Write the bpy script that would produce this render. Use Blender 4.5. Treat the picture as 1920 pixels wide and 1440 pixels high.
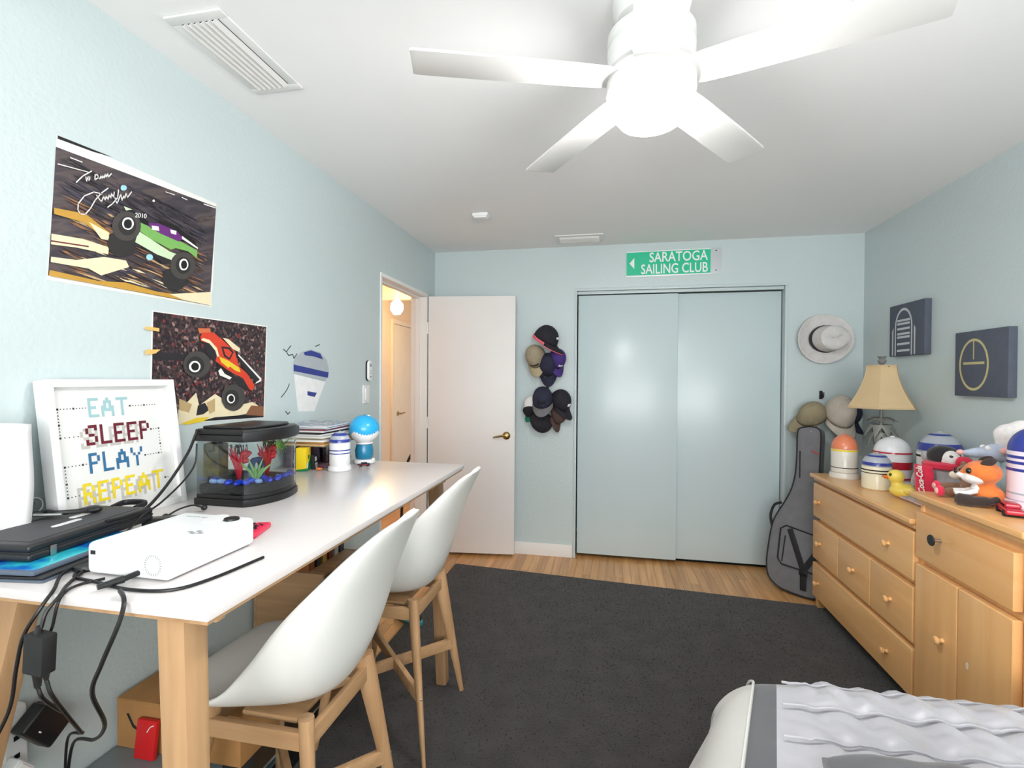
import bpy, bmesh, math, random
from mathutils import Matrix, Vector, noise

# ------------------------------------------------------------------ clear
for o in list(bpy.data.objects):
    bpy.data.objects.remove(o, do_unlink=True)
scene = bpy.context.scene
COL = scene.collection
rnd = random.Random(7)
PI = math.pi

# ------------------------------------------------------------------ camera
W = 3.173          # room width  (left wall X=0, right wall X=W)
H = 2.44           # ceiling height (floor Z=0)
YB = 0.0           # back wall plane, the camera looks towards +Y
YF = -5.30         # wall behind the camera
yaw, pitch, roll = -0.1972, -0.0090, 0.0067
fwd = Vector((math.sin(yaw) * math.cos(pitch), math.cos(yaw) * math.cos(pitch), math.sin(pitch)))
rgt = Vector((math.cos(yaw), -math.sin(yaw), 0))
upv = rgt.cross(fwd)
r2 = rgt * math.cos(roll) + upv * math.sin(roll)
u2 = upv * math.cos(roll) - rgt * math.sin(roll)
cam_data = bpy.data.cameras.new('camera')
cam_data.sensor_width = 36.0
cam_data.lens = 921.5 / 1920 * 36.0
cam_data.clip_start = 0.02
cam = bpy.data.objects.new('camera', cam_data)
COL.objects.link(cam)
cam.matrix_world = Matrix(((r2.x, u2.x, -fwd.x, 1.4299), (r2.y, u2.y, -fwd.y, -3.8739),
                           (r2.z, u2.z, -fwd.z, 1.3953), (0, 0, 0, 1)))
scene.camera = cam

# ------------------------------------------------------------------ world, daylight, exposure
world = bpy.data.worlds.new('world')
scene.world = world
world.use_nodes = True
bg = world.node_tree.nodes['Background']
bg.inputs[0].default_value = (0.80, 0.90, 1.0, 1)
bg.inputs[1].default_value = 1.0
FAN_LIGHT = 118.0
HALL_LIGHT = 170.0

def area(name, loc, rot, sx, sy, power, color):
    l = bpy.data.lights.new(name, 'AREA')
    l.shape = 'RECTANGLE'
    l.size, l.size_y, l.energy, l.color = sx, sy, power, color
    o = bpy.data.objects.new(name, l)
    COL.objects.link(o)
    o.location, o.rotation_euler = loc, rot
    return o
# daylight entering by the two windows in the wall behind the camera
area('window_daylight', (1.24, YF + 0.02, 1.45), (PI / 2 + .50, 0, 0), 1.1, 1.15, 60, (1.0, 0.985, 0.975))
area('window_daylight', (2.46, YF + 0.02, 1.45), (PI / 2 + .50, 0, 0), 1.1, 1.15, 60, (1.0, 0.985, 0.975))

vs = scene.view_settings
vs.view_transform = 'Standard'
vs.look = 'None'
vs.exposure = -0.18
vs.gamma = 1.0
vs.use_curve_mapping = False
scene.display_settings.display_device = 'sRGB'

# ------------------------------------------------------------------ materials
def lin(c):
    def f(v):
        v /= 255.0
        return v / 12.92 if v <= 0.04045 else ((v + 0.055) / 1.055) ** 2.4
    return (f(c[0]), f(c[1]), f(c[2]), 1.0)

MATS = {}

def mat(name, rgb, rough=0.6, metal=0.0, var=0.06, vscale=6.0, bump=0.0, bscale=60.0, bdist=0.002,
        spec=0.5, emit=None, estr=0.0, alpha=1.0, trans=0.0, coat=0.0, sheen=0.0, stretch=(1, 1, 1), rand=0.0):
    if name in MATS:
        return MATS[name]
    m = bpy.data.materials.new(name)
    m.use_nodes = True
    nt = m.node_tree
    b = nt.nodes['Principled BSDF']
    b.inputs['Roughness'].default_value = rough
    b.inputs['Metallic'].default_value = metal
    b.inputs['Specular IOR Level'].default_value = spec
    b.inputs['Coat Weight'].default_value = coat
    b.inputs['Sheen Weight'].default_value = sheen
    b.inputs['Transmission Weight'].default_value = trans
    b.inputs['Alpha'].default_value = alpha
    tc = nt.nodes.new('ShaderNodeTexCoord')
    mp = nt.nodes.new('ShaderNodeMapping')
    mp.inputs['Scale'].default_value = stretch
    nt.links.new(tc.outputs['Object'], mp.inputs['Vector'])
    base = lin(rgb)
    if var > 0:
        n = nt.nodes.new('ShaderNodeTexNoise')
        n.inputs['Scale'].default_value = vscale
        n.inputs['Detail'].default_value = 5
        nt.links.new(mp.outputs[0], n.inputs['Vector'])
        r = nt.nodes.new('ShaderNodeValToRGB')
        r.color_ramp.elements[0].position = 0.3
        r.color_ramp.elements[1].position = 0.7
        r.color_ramp.elements[0].color = tuple(c * (1 - var) for c in base[:3]) + (1,)
        r.color_ramp.elements[1].color = tuple(min(1, c * (1 + var)) for c in base[:3]) + (1,)
        nt.links.new(n.outputs['Fac'], r.inputs['Fac'])
        src = r.outputs['Color']
        if rand > 0:
            oi = nt.nodes.new('ShaderNodeObjectInfo')
            mr = nt.nodes.new('ShaderNodeMapRange')
            mr.inputs['To Min'].default_value = 1 - rand
            mr.inputs['To Max'].default_value = 1 + rand
            nt.links.new(oi.outputs['Random'], mr.inputs['Value'])
            hs = nt.nodes.new('ShaderNodeHueSaturation')
            nt.links.new(src, hs.inputs['Color'])
            nt.links.new(mr.outputs[0], hs.inputs['Value'])
            src = hs.outputs['Color']
        nt.links.new(src, b.inputs['Base Color'])
    else:
        b.inputs['Base Color'].default_value = base
    if bump > 0:
        n2 = nt.nodes.new('ShaderNodeTexNoise')
        n2.inputs['Scale'].default_value = bscale
        n2.inputs['Detail'].default_value = 3
        nt.links.new(mp.outputs[0], n2.inputs['Vector'])
        bm_ = nt.nodes.new('ShaderNodeBump')
        bm_.inputs['Strength'].default_value = bump
        bm_.inputs['Distance'].default_value = bdist
        nt.links.new(n2.outputs['Fac'], bm_.inputs['Height'])
        nt.links.new(bm_.outputs[0], b.inputs['Normal'])
    if emit:
        b.inputs['Emission Color'].default_value = lin(emit)
        b.inputs['Emission Strength'].default_value = estr
    MATS[name] = m
    return m

def wood(name, c1, c2, axis=2, rough=0.42, fine=26.0, rand=0.0, coat=0.0):
    """long-grained wood: noise stretched along one axis"""
    if name in MATS:
        return MATS[name]
    m = bpy.data.materials.new(name)
    m.use_nodes = True
    nt = m.node_tree
    b = nt.nodes['Principled BSDF']
    b.inputs['Roughness'].default_value = rough
    b.inputs['Coat Weight'].default_value = coat
    tc = nt.nodes.new('ShaderNodeTexCoord')
    oi = nt.nodes.new('ShaderNodeObjectInfo')
    ad = nt.nodes.new('ShaderNodeVectorMath')
    sc = nt.nodes.new('ShaderNodeVectorMath')
    sc.operation = 'SCALE'
    sc.inputs[0].default_value = (7.3, 5.1, 3.7)
    nt.links.new(oi.outputs['Random'], sc.inputs['Scale'])
    nt.links.new(tc.outputs['Object'], ad.inputs[0])
    nt.links.new(sc.outputs[0], ad.inputs[1])
    mp = nt.nodes.new('ShaderNodeMapping')
    s = [1.0, 1.0, 1.0]
    s[axis] = 0.07
    mp.inputs['Scale'].default_value = s
    nt.links.new(ad.outputs[0], mp.inputs['Vector'])
    n = nt.nodes.new('ShaderNodeTexNoise')
    n.inputs['Scale'].default_value = fine
    n.inputs['Detail'].default_value = 6
    n.inputs['Distortion'].default_value = 0.6
    nt.links.new(mp.outputs[0], n.inputs['Vector'])
    r = nt.nodes.new('ShaderNodeValToRGB')
    r.color_ramp.elements[0].position = 0.32
    r.color_ramp.elements[1].position = 0.68
    r.color_ramp.elements[0].color = lin(c1)
    r.color_ramp.elements[1].color = lin(c2)
    nt.links.new(n.outputs['Fac'], r.inputs['Fac'])
    src = r.outputs['Color']
    if rand > 0:
        mr = nt.nodes.new('ShaderNodeMapRange')
        mr.inputs['To Min'].default_value = 1 - rand
        mr.inputs['To Max'].default_value = 1 + rand * 0.6
        nt.links.new(oi.outputs['Random'], mr.inputs['Value'])
        hs = nt.nodes.new('ShaderNodeHueSaturation')
        nt.links.new(src, hs.inputs['Color'])
        nt.links.new(mr.outputs[0], hs.inputs['Value'])
        src = hs.outputs['Color']
    nt.links.new(src, b.inputs['Base Color'])
    bm_ = nt.nodes.new('ShaderNodeBump')
    bm_.inputs['Strength'].default_value = 0.08
    bm_.inputs['Distance'].default_value = 0.001
    nt.links.new(n.outputs['Fac'], bm_.inputs['Height'])
    nt.links.new(bm_.outputs[0], b.inputs['Normal'])
    MATS[name] = m
    return m

def clear_mat(name, tint, fac=0.12, rough=0.05, ior=1.35):
    """thin clear plastic or glass sheet: see-through with a sheen"""
    m = bpy.data.materials.new(name)
    m.use_nodes = True
    nt = m.node_tree
    out = nt.nodes['Material Output']
    nt.nodes.remove(nt.nodes['Principled BSDF'])
    tr = nt.nodes.new('ShaderNodeBsdfTransparent')
    tr.inputs[0].default_value = lin(tint)
    gl = nt.nodes.new('ShaderNodeBsdfGlossy')
    gl.inputs['Roughness'].default_value = rough
    gl.inputs['Color'].default_value = (1, 1, 1, 1)
    fr = nt.nodes.new('ShaderNodeFresnel')
    fr.inputs['IOR'].default_value = ior
    ma = nt.nodes.new('ShaderNodeMath')
    ma.operation = 'ADD'
    ma.inputs[1].default_value = fac
    nt.links.new(fr.outputs[0], ma.inputs[0])
    mx = nt.nodes.new('ShaderNodeMixShader')
    nt.links.new(ma.outputs[0], mx.inputs[0])
    nt.links.new(tr.outputs[0], mx.inputs[1])
    nt.links.new(gl.outputs[0], mx.inputs[2])
    nt.links.new(mx.outputs[0], out.inputs['Surface'])
    MATS[name] = m
    return m

def ramp_mat(name, stops, scale, stretch=(1, 1, 1), rot=(0, 0, 0), tex='NOISE', rough=0.5, detail=4.0):
    """printed pattern from one noise or voronoi field"""
    m = bpy.data.materials.new(name)
    m.use_nodes = True
    nt = m.node_tree
    b = nt.nodes['Principled BSDF']
    b.inputs['Roughness'].default_value = rough
    tc = nt.nodes.new('ShaderNodeTexCoord')
    mp0 = nt.nodes.new('ShaderNodeMapping')
    mp0.inputs['Rotation'].default_value = rot
    mp = nt.nodes.new('ShaderNodeMapping')
    mp.inputs['Scale'].default_value = stretch
    nt.links.new(tc.outputs['Object'], mp0.inputs['Vector'])
    nt.links.new(mp0.outputs[0], mp.inputs['Vector'])
    r = nt.nodes.new('ShaderNodeValToRGB')
    r.color_ramp.interpolation = 'LINEAR' if tex == 'NOISE' else 'CONSTANT'
    els = r.color_ramp.elements
    while len(els) < len(stops):
        els.new(0.5)
    for e, (p, c) in zip(els, stops):
        e.position = p
        e.color = lin(c)
    if tex == 'NOISE':
        n = nt.nodes.new('ShaderNodeTexNoise')
        n.inputs['Scale'].default_value = scale
        n.inputs['Detail'].default_value = detail
        nt.links.new(mp.outputs[0], n.inputs['Vector'])
        nt.links.new(n.outputs['Fac'], r.inputs['Fac'])
    else:
        n = nt.nodes.new('ShaderNodeTexVoronoi')
        n.inputs['Scale'].default_value = scale
        nt.links.new(mp.outputs[0], n.inputs['Vector'])
        sx = nt.nodes.new('ShaderNodeSeparateColor')
        nt.links.new(n.outputs['Color'], sx.inputs[0])
        nt.links.new(sx.outputs[0], r.inputs['Fac'])
    nt.links.new(r.outputs['Color'], b.inputs['Base Color'])
    MATS[name] = m
    return m

# paints and structure
mat("wall_paint", (200, 213, 214), 0.36, var=0.02, vscale=1.3, bump=0.5, bscale=60, bdist=0.003, spec=0.5)
mat('closet_paint', (201, 216, 219), 0.26, var=0.025, vscale=1.1, bump=0.10, bscale=30, bdist=0.002)
mat('ceiling_paint', (248, 248, 248), 0.75, var=0.012, vscale=1.5, bump=0.12, bscale=40)
mat('trim_white', (240, 238, 236), 0.40, var=0.015)
mat('door_white', (236, 232, 230), 0.42, var=0.015, vscale=3)
mat('hall_paint', (244, 218, 188), 0.6, var=0.02)
mat('hall_white', (238, 222, 200), 0.55, var=0.02)
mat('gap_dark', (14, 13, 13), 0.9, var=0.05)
mat('metal_white', (232, 232, 230), 0.35, var=0.01)
mat('vent_dark', (62, 62, 62), 0.8, var=0.3, vscale=40)
mat('brass', (176, 148, 92), 0.28, metal=1.0, var=0.05)
mat('steel', (190, 190, 188), 0.3, metal=1.0, var=0.05)
mat('dark_metal', (40, 40, 42), 0.4, metal=0.6, var=0.05)
wood('floor_oak', (200, 142, 84), (228, 176, 118), axis=1, rough=0.36, rand=0.20, coat=0.25)
wood('beech', (168, 130, 92), (192, 154, 114), axis=2, rough=0.45)
wood('beech_x', (168, 130, 92), (192, 154, 114), axis=0, rough=0.45)
wood('beech_y', (168, 130, 92), (192, 154, 114), axis=1, rough=0.45)
wood('maple', (230, 174, 112), (240, 190, 130), axis=1, rough=0.34, fine=14, coat=0.2)
wood('maple_v', (230, 174, 112), (240, 190, 130), axis=2, rough=0.34, fine=14, coat=0.2)
mat('desk_white', (214, 208, 207), 0.24, var=0.008, coat=0.1)
mat('shell_white', (228, 228, 224), 0.34, var=0.008)
mat('rug_grey', (50, 47, 48), 0.95, var=0.28, vscale=9, bump=0.5, bscale=160, bdist=0.006, sheen=0.15)
mat('pile_grey', (52, 49, 50), 0.95, var=0.25, vscale=12)
mat('black_plastic', (24, 24, 26), 0.38, var=0.06)
mat('black_matte', (26, 26, 28), 0.75, var=0.1)
mat('black_cable', (16, 16, 18), 0.45, var=0.05)
mat('white_plastic', (240, 240, 240), 0.3, var=0.01)
mat('grey_plastic', (150, 152, 154), 0.4, var=0.03)
mat('globe_glass', (255, 252, 248), 0.4, var=0.0, emit=(255, 252, 250), estr=FAN_LIGHT)
mat('hall_bulb', (255, 235, 200), 0.4, var=0.0, emit=(255, 214, 150), estr=HALL_LIGHT)
mat('cardboard', (176, 128, 76), 0.8, var=0.08, vscale=20)
mat('cord_red', (206, 30, 34), 0.4)
# ------------------------------------------------------------------ mesh helpers
def V(*a):
    return Vector(a)

def frame(o, x, y, z):
    """matrix whose columns are the three axes and the origin"""
    x, y, z, o = Vector(x), Vector(y), Vector(z), Vector(o)
    return Matrix(((x.x, y.x, z.x, o.x), (x.y, y.y, z.y, o.y), (x.z, y.z, z.z, o.z), (0, 0, 0, 1)))

def left_wall(y, z, off=0.0):      # u towards the back of the room, v up, w out of the wall
    return frame((off, y, z), (0, 1, 0), (0, 0, 1), (1, 0, 0))

def back_wall(x, z, off=0.0):
    return frame((x, -off, z), (1, 0, 0), (0, 0, 1), (0, -1, 0))

def right_wall(y, z, off=0.0):
    return frame((W - off, y, z), (0, -1, 0), (0, 0, 1), (-1, 0, 0))

def axes(o, front, up):
    """local +x = front, +z = up"""
    z = Vector(up).normalized()
    x = Vector(front)
    x = (x - x.dot(z) * z).normalized()
    y = z.cross(x)
    return frame(o, x, y, z)

class MB:
    """collects shapes and links them as ONE mesh object"""
    def __init__(self, M=None):
        self.bm = bmesh.new()
        self.M = M or Matrix.Identity(4)
        self.slots = []

    def slot(self, m):
        if m is None:
            return 0
        if m not in self.slots:
            self.slots.append(m)
        return self.slots.index(m)

    def _merge(self, b2, m=None, M=None):
        T = self.M @ M if M else self.M
        k = self.slot(m)
        vm = [self.bm.verts.new(T @ v.co) for v in b2.verts]
        b2.verts.index_update()
        for f in b2.faces:
            try:
                nf = self.bm.faces.new([vm[v.index] for v in f.verts])
                nf.material_index = k
                nf.smooth = f.smooth
            except ValueError:
                pass
        b2.free()
        return self

    def box(self, lo, hi, m=None, bev=0.0, M=None, seg=2):
        b = bmesh.new()
        bmesh.ops.create_cube(b, size=1)
        c = [(a + d) / 2 for a, d in zip(lo, hi)]
        s = [abs(d - a) for a, d in zip(lo, hi)]
        for v in b.verts:
            v.co = Vector((c[0] + v.co.x * s[0], c[1] + v.co.y * s[1], c[2] + v.co.z * s[2]))
        if bev > 0:
            bev = min(bev, min(s) * 0.49)
            bmesh.ops.bevel(b, geom=b.edges[:], offset=bev, segments=seg, affect='EDGES', profile=0.6)
        return self._merge(b, m, M)

    def prism(self, pts, z0, z1, m=None, bev=0.0, M=None, seg=2):
        """polygon in local xy pulled from z0 to z1"""
        b = bmesh.new()
        lo = [b.verts.new((x, y, z0)) for x, y in pts]
        hi = [b.verts.new((x, y, z1)) for x, y in pts]
        n = len(pts)
        b.faces.new(lo[::-1])
        b.faces.new(hi)
        for i in range(n):
            b.faces.new((lo[i], lo[(i + 1) % n], hi[(i + 1) % n], hi[i]))
        bmesh.ops.recalc_face_normals(b, faces=b.faces[:])
        if bev > 0:
            e = [e for e in b.edges if abs(e.verts[0].co.z - e.verts[1].co.z) < 1e-6]
            bmesh.ops.bevel(b, geom=e, offset=bev, segments=seg, affect='EDGES', profile=0.6)
        return self._merge(b, m, M)

    def flat(self, pts, w, m=None, M=None):
        b = bmesh.new()
        f = b.faces.new([b.verts.new((x, y, w)) for x, y in pts])
        f.normal_update()
        if f.normal.z < 0:
            f.normal_flip()
        bmesh.ops.triangulate(b, faces=[f])
        return self._merge(b, m, M)

    def lathe(self, prof, m=None, M=None, n=24, close=False):
        """prof: (radius, z) from bottom to top, turned about z"""
        b = bmesh.new()
        rings = []
        for r, z in prof:
            if r < 1e-5:
                rings.append([b.verts.new((0, 0, z))])
            else:
                rings.append([b.verts.new((r * math.cos(2 * PI * k / n), r * math.sin(2 * PI * k / n), z)) for k in range(n)])
        for a, c in zip(rings, rings[1:]):
            for k in range(n):
                k2 = (k + 1) % n
                if len(a) == 1 and len(c) == 1:
                    continue
                if len(a) == 1:
                    b.faces.new((a[0], c[k2], c[k]))
                elif len(c) == 1:
                    b.faces.new((a[k], a[k2], c[0]))
                else:
                    b.faces.new((a[k], a[k2], c[k2], c[k]))
        if len(rings[0]) > 1:
            b.faces.new(rings[0][::-1])
        if len(rings[-1]) > 1:
            b.faces.new(rings[-1])
        bmesh.ops.recalc_face_normals(b, faces=b.faces[:])
        for f in b.faces:
            f.smooth = True
        return self._merge(b, m, M)

    def ell(self, c, r, m=None, M=None, R=None, n=16):
        b = bmesh.new()
        bmesh.ops.create_uvsphere(b, u_segments=n, v_segments=max(8, n * 2 // 3), radius=1)
        T = Matrix.Translation(Vector(c))
        if R is not None:
            T = T @ R
        S = Matrix.Diagonal((r[0], r[1], r[2], 1))
        for v in b.verts:
            v.co = T @ S @ v.co
        for f in b.faces:
            f.smooth = True
        return self._merge(b, m, M)

    def tube(self, pts, r, m=None, n=8, M=None, flat=1.0, smooth=True, ref=None):
        """sweep along points; r number or list; flat squeezes the second axis; ref gives the wide direction"""
        P = [Vector(p) for p in pts]
        rr = r if isinstance(r, (list, tuple)) else [r] * len(P)
        b = bmesh.new()
        rings = []
        prev = None
        for i, p in enumerate(P):
            t = (P[min(i + 1, len(P) - 1)] - P[max(i - 1, 0)]).normalized()
            if prev is None:
                a = Vector(ref) if ref else (Vector((0, 0, 1)) if abs(t.z) < 0.9 else Vector((1, 0, 0)))
            else:
                a = prev
            a = (a - a.dot(t) * t)
            if a.length < 1e-6:
                a = t.orthogonal()
            a.normalize()
            prev = a
            c = t.cross(a)
            rings.append([b.verts.new(p + a * (rr[i] * math.cos(2 * PI * k / n)) + c * (rr[i] * flat * math.sin(2 * PI * k / n))) for k in range(n)])
        for q, w_ in zip(rings, rings[1:]):
            for k in range(n):
                f = b.faces.new((q[k], q[(k + 1) % n], w_[(k + 1) % n], w_[k]))
                f.smooth = smooth
        b.faces.new(rings[0][::-1])
        b.faces.new(rings[-1])
        bmesh.ops.recalc_face_normals(b, faces=b.faces[:])
        return self._merge(b, m, M)

    def bar(self, a, c, wx, wy, m=None, ref=(0, 0, 1), bev=0.003, wx2=None, wy2=None, M=None):
        """straight four-sided bar between two points: wx along ref, wy across; may taper"""
        a, c = Vector(a), Vector(c)
        t = (c - a).normalized()
        x = Vector(ref)
        x = (x - x.dot(t) * t).normalized()
        y = t.cross(x)
        wx2 = wx if wx2 is None else wx2
        wy2 = wy if wy2 is None else wy2
        b = bmesh.new()
        def ring(p, hx, hy):
            return [b.verts.new(p + x * sx * hx / 2 + y * sy * hy / 2) for sx, sy in ((1, 1), (-1, 1), (-1, -1), (1, -1))]
        q, w_ = ring(a, wx, wy), ring(c, wx2, wy2)
        b.faces.new(q[::-1])
        b.faces.new(w_)
        for k in range(4):
            b.faces.new((q[k], q[(k + 1) % 4], w_[(k + 1) % 4], w_[k]))
        bmesh.ops.recalc_face_normals(b, faces=b.faces[:])
        if bev > 0:
            bmesh.ops.bevel(b, geom=b.edges[:], offset=min(bev, min(wx2, wy2) * .4), segments=2, affect='EDGES', profile=0.6)
        return self._merge(b, m, M)

    def grid(self, fn, nu, nv, m=None, M=None, matfn=None, closed=False):
        b = bmesh.new()
        vs_ = [[b.verts.new(fn(i / nu, j / nv)) for j in range(nv + 1)] for i in range(nu + (0 if closed else 1))]
        n = len(vs_)
        k0 = self.slot(m)
        idx = []
        for i in range(nu):
            for j in range(nv):
                f = b.faces.new((vs_[i][j], vs_[(i + 1) % n][j], vs_[(i + 1) % n][j + 1], vs_[i][j + 1]))
                f.smooth = True
                idx.append(matfn((i + .5) / nu, (j + .5) / nv) if matfn else m)
        T = self.M @ M if M else self.M
        vm = [self.bm.verts.new(T @ v.co) for v in b.verts]
        b.verts.index_update()
        for f, mm in zip(b.faces, idx):
            nf = self.bm.faces.new([vm[v.index] for v in f.verts])
            nf.smooth = True
            nf.material_index = self.slot(mm)
        b.free()
        return self

    def ribbon(self, pts, width, w, m=None, M=None):
        """flat brush stroke in local xy at height w"""
        for (x0, y0), (x1, y1) in zip(pts, pts[1:]):
            d = Vector((x1 - x0, y1 - y0))
            if d.length < 1e-6:
                continue
            d.normalize()
            nx, ny = -d.y * width / 2, d.x * width / 2
            ex, ey = d.x * width * .35, d.y * width * .35
            self.flat([(x0 - ex + nx, y0 - ey + ny), (x0 - ex - nx, y0 - ey - ny), (x1 + ex - nx, y1 + ey - ny), (x1 + ex + nx, y1 + ey + ny)], w, m, M)
        return self

    def build(self, name, m=None, parent=None, sharp=35, **mods):
        me = bpy.data.meshes.new(name)
        self.bm.normal_update()
        self.bm.to_mesh(me)
        self.bm.free()
        mats = self.slots if self.slots and m is None else [m] if not self.slots else self.slots
        for mm in mats:
            me.materials.append(MATS[mm] if isinstance(mm, str) else mm)
        if sharp:
            for p in me.polygons:
                p.use_smooth = True
            me.set_sharp_from_angle(angle=math.radians(sharp))
        o = bpy.data.objects.new(name, me)
        COL.objects.link(o)
        if parent:
            o.parent = parent
        if 'solid' in mods:
            s = o.modifiers.new('Solidify', 'SOLIDIFY')
            s.thickness = mods['solid']
            s.offset = mods.get('offset', 0)
        if 'remesh' in mods:
            r = o.modifiers.new('Remesh', 'REMESH')
            r.mode = 'VOXEL'
            r.voxel_size = mods['remesh']
            r.use_smooth_shade = True
            s = o.modifiers.new('Smooth', 'SMOOTH')
            s.factor = 0.6
            s.iterations = mods.get('smooth', 6)
        if 'sub' in mods:
            s = o.modifiers.new('Subdivision', 'SUBSURF')
            s.levels = s.render_levels = mods['sub']
        return o

def tag(o, label=None, cat=None, group=None, kind=None):
    if label:
        o['label'] = label
    if cat:
        o['category'] = cat
    if group:
        o['group'] = group
    if kind:
        o['kind'] = kind
    return o

def thing(name, label, cat, loc=(0, 0, 0), rz=0.0, group=None):
    o = bpy.data.objects.new(name, None)
    o.empty_display_size = 0.05
    COL.objects.link(o)
    o.location = loc
    o.rotation_euler = (0, 0, rz)
    return tag(o, label, cat, group)

SPLIT = {'eye', 'ear', 'wing', 'flipper', 'paw', 'paw_pad', 'wheel', 'latch', 'foot', 'bolt', 'screw', 'ear_cup', 'ear_bud', 'strap', 'plinth_foot', 'strain_relief',
         'badge', 'button', 'shade_trim', 'bloom', 'lace', 'socket', 'stripe', 'button_pad', 'marking', 'flap', 'crack', 'spider', 'label'}

def pieces(b):
    """the separate pieces of a mesh, each as a builder of its own"""
    b.bm.verts.index_update()
    seen, out = set(), []
    for v in b.bm.verts:
        if v.index in seen:
            continue
        stack, isl = [v], []
        seen.add(v.index)
        while stack:
            q_ = stack.pop()
            isl.append(q_)
            for e in q_.link_edges:
                w_ = e.other_vert(q_)
                if w_.index not in seen:
                    seen.add(w_.index)
                    stack.append(w_)
        n_ = MB()
        n_.slots = list(b.slots)
        mp = {q_.index: n_.bm.verts.new(q_.co) for q_ in isl}
        for f in {f for q_ in isl for f in q_.link_faces}:
            nf = n_.bm.faces.new([mp[q_.index] for q_ in f.verts])
            nf.material_index, nf.smooth = f.material_index, f.smooth
        out.append(n_)
    b.bm.free()
    return out

def part(name, m, parent, fn, **kw):
    b = MB(kw.pop('M', None))
    fn(b)
    if name in SPLIT and 'remesh' not in kw:
        return [n_.build(name, m, parent, **dict(kw)) for n_ in pieces(b)][0]
    return b.build(name, m, parent, **kw)

def struct(name, m, fn, label=None, parent=None, **kw):
    b = MB(kw.pop('M', None))
    fn(b)
    o = b.build(name, m, parent, **kw)
    if parent is None:
        o['kind'] = 'structure'
        if label:
            o['label'] = label
    return o

def copy_tree(o, parent=None):
    c = o.copy()
    COL.objects.link(c)
    c.parent = parent
    for ch in list(o.children):
        copy_tree(ch, c)
    return c

def text_mesh(body, size, M, m, name, parent=None, extrude=0.0004, align='LEFT', sx=1.0, shear=0.0, space=1.0, bold=0.0):
    cu = bpy.data.curves.new('lettering', 'FONT')
    cu.body = body
    cu.size = size
    cu.extrude = extrude
    cu.align_x = align
    cu.shear = shear
    cu.space_character = space
    cu.offset = bold
    cu.resolution_u = 3
    t = bpy.data.objects.new('lettering', cu)
    COL.objects.link(t)
    bpy.context.view_layer.update()
    dg = bpy.context.evaluated_depsgraph_get()
    me = bpy.data.meshes.new_from_object(t.evaluated_get(dg))
    bpy.data.objects.remove(t, do_unlink=True)
    bpy.data.curves.remove(cu)
    me.transform(M @ Matrix.Diagonal((sx, 1, 1, 1)))
    me.materials.clear()
    me.materials.append(MATS[m])
    me.name = name
    o = bpy.data.objects.new(name, me)
    COL.objects.link(o)
    if parent:
        o.parent = parent
    return o

def circle(cx, cy, r, n=24, ry=None):
    ry = r if ry is None else ry
    return [(cx + r * math.cos(2 * PI * k / n), cy + ry * math.sin(2 * PI * k / n)) for k in range(n)]

def smooth_path(pts, k=6):
    """Catmull-Rom through the points"""
    P = [Vector(p) for p in pts]
    P = [P[0] * 2 - P[1]] + P + [P[-1] * 2 - P[-2]]
    out = []
    for i in range(1, len(P) - 2):
        a, b, c, d = P[i - 1:i + 3]
        for s in range(k):
            t = s / k
            out.append(0.5 * ((2 * b) + (c - a) * t + (2 * a - 5 * b + 4 * c - d) * t * t + (3 * b - a - 3 * c + d) * t ** 3))
    out.append(P[-2])
    return out

def interp(tab, t):
    for (t0, v0), (t1, v1) in zip(tab, tab[1:]):
        if t <= t1:
            f = 0 if t1 == t0 else max(0.0, (t - t0) / (t1 - t0))
            if isinstance(v0, (tuple, list)):
                return [a + (b_ - a) * f for a, b_ in zip(v0, v1)]
            return v0 + (v1 - v0) * f
    return tab[-1][1]

def smooth_tab(tab, t):
    """Catmull-Rom lookup in a table of (t, (..))"""
    n = len(tab)
    for i in range(n - 1):
        if t <= tab[i + 1][0] or i == n - 2:
            t0, t1 = tab[i][0], tab[i + 1][0]
            f = min(1.0, max(0.0, (t - t0) / (t1 - t0)))
            p = [tab[max(0, min(n - 1, i + k))][1] for k in (-1, 0, 1, 2)]
            return [0.5 * (2 * b + (c - a) * f + (2 * a - 5 * b + 4 * c - d) * f * f + (3 * b - a - 3 * c + d) * f ** 3)
                    for a, b, c, d in zip(*p)]

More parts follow.
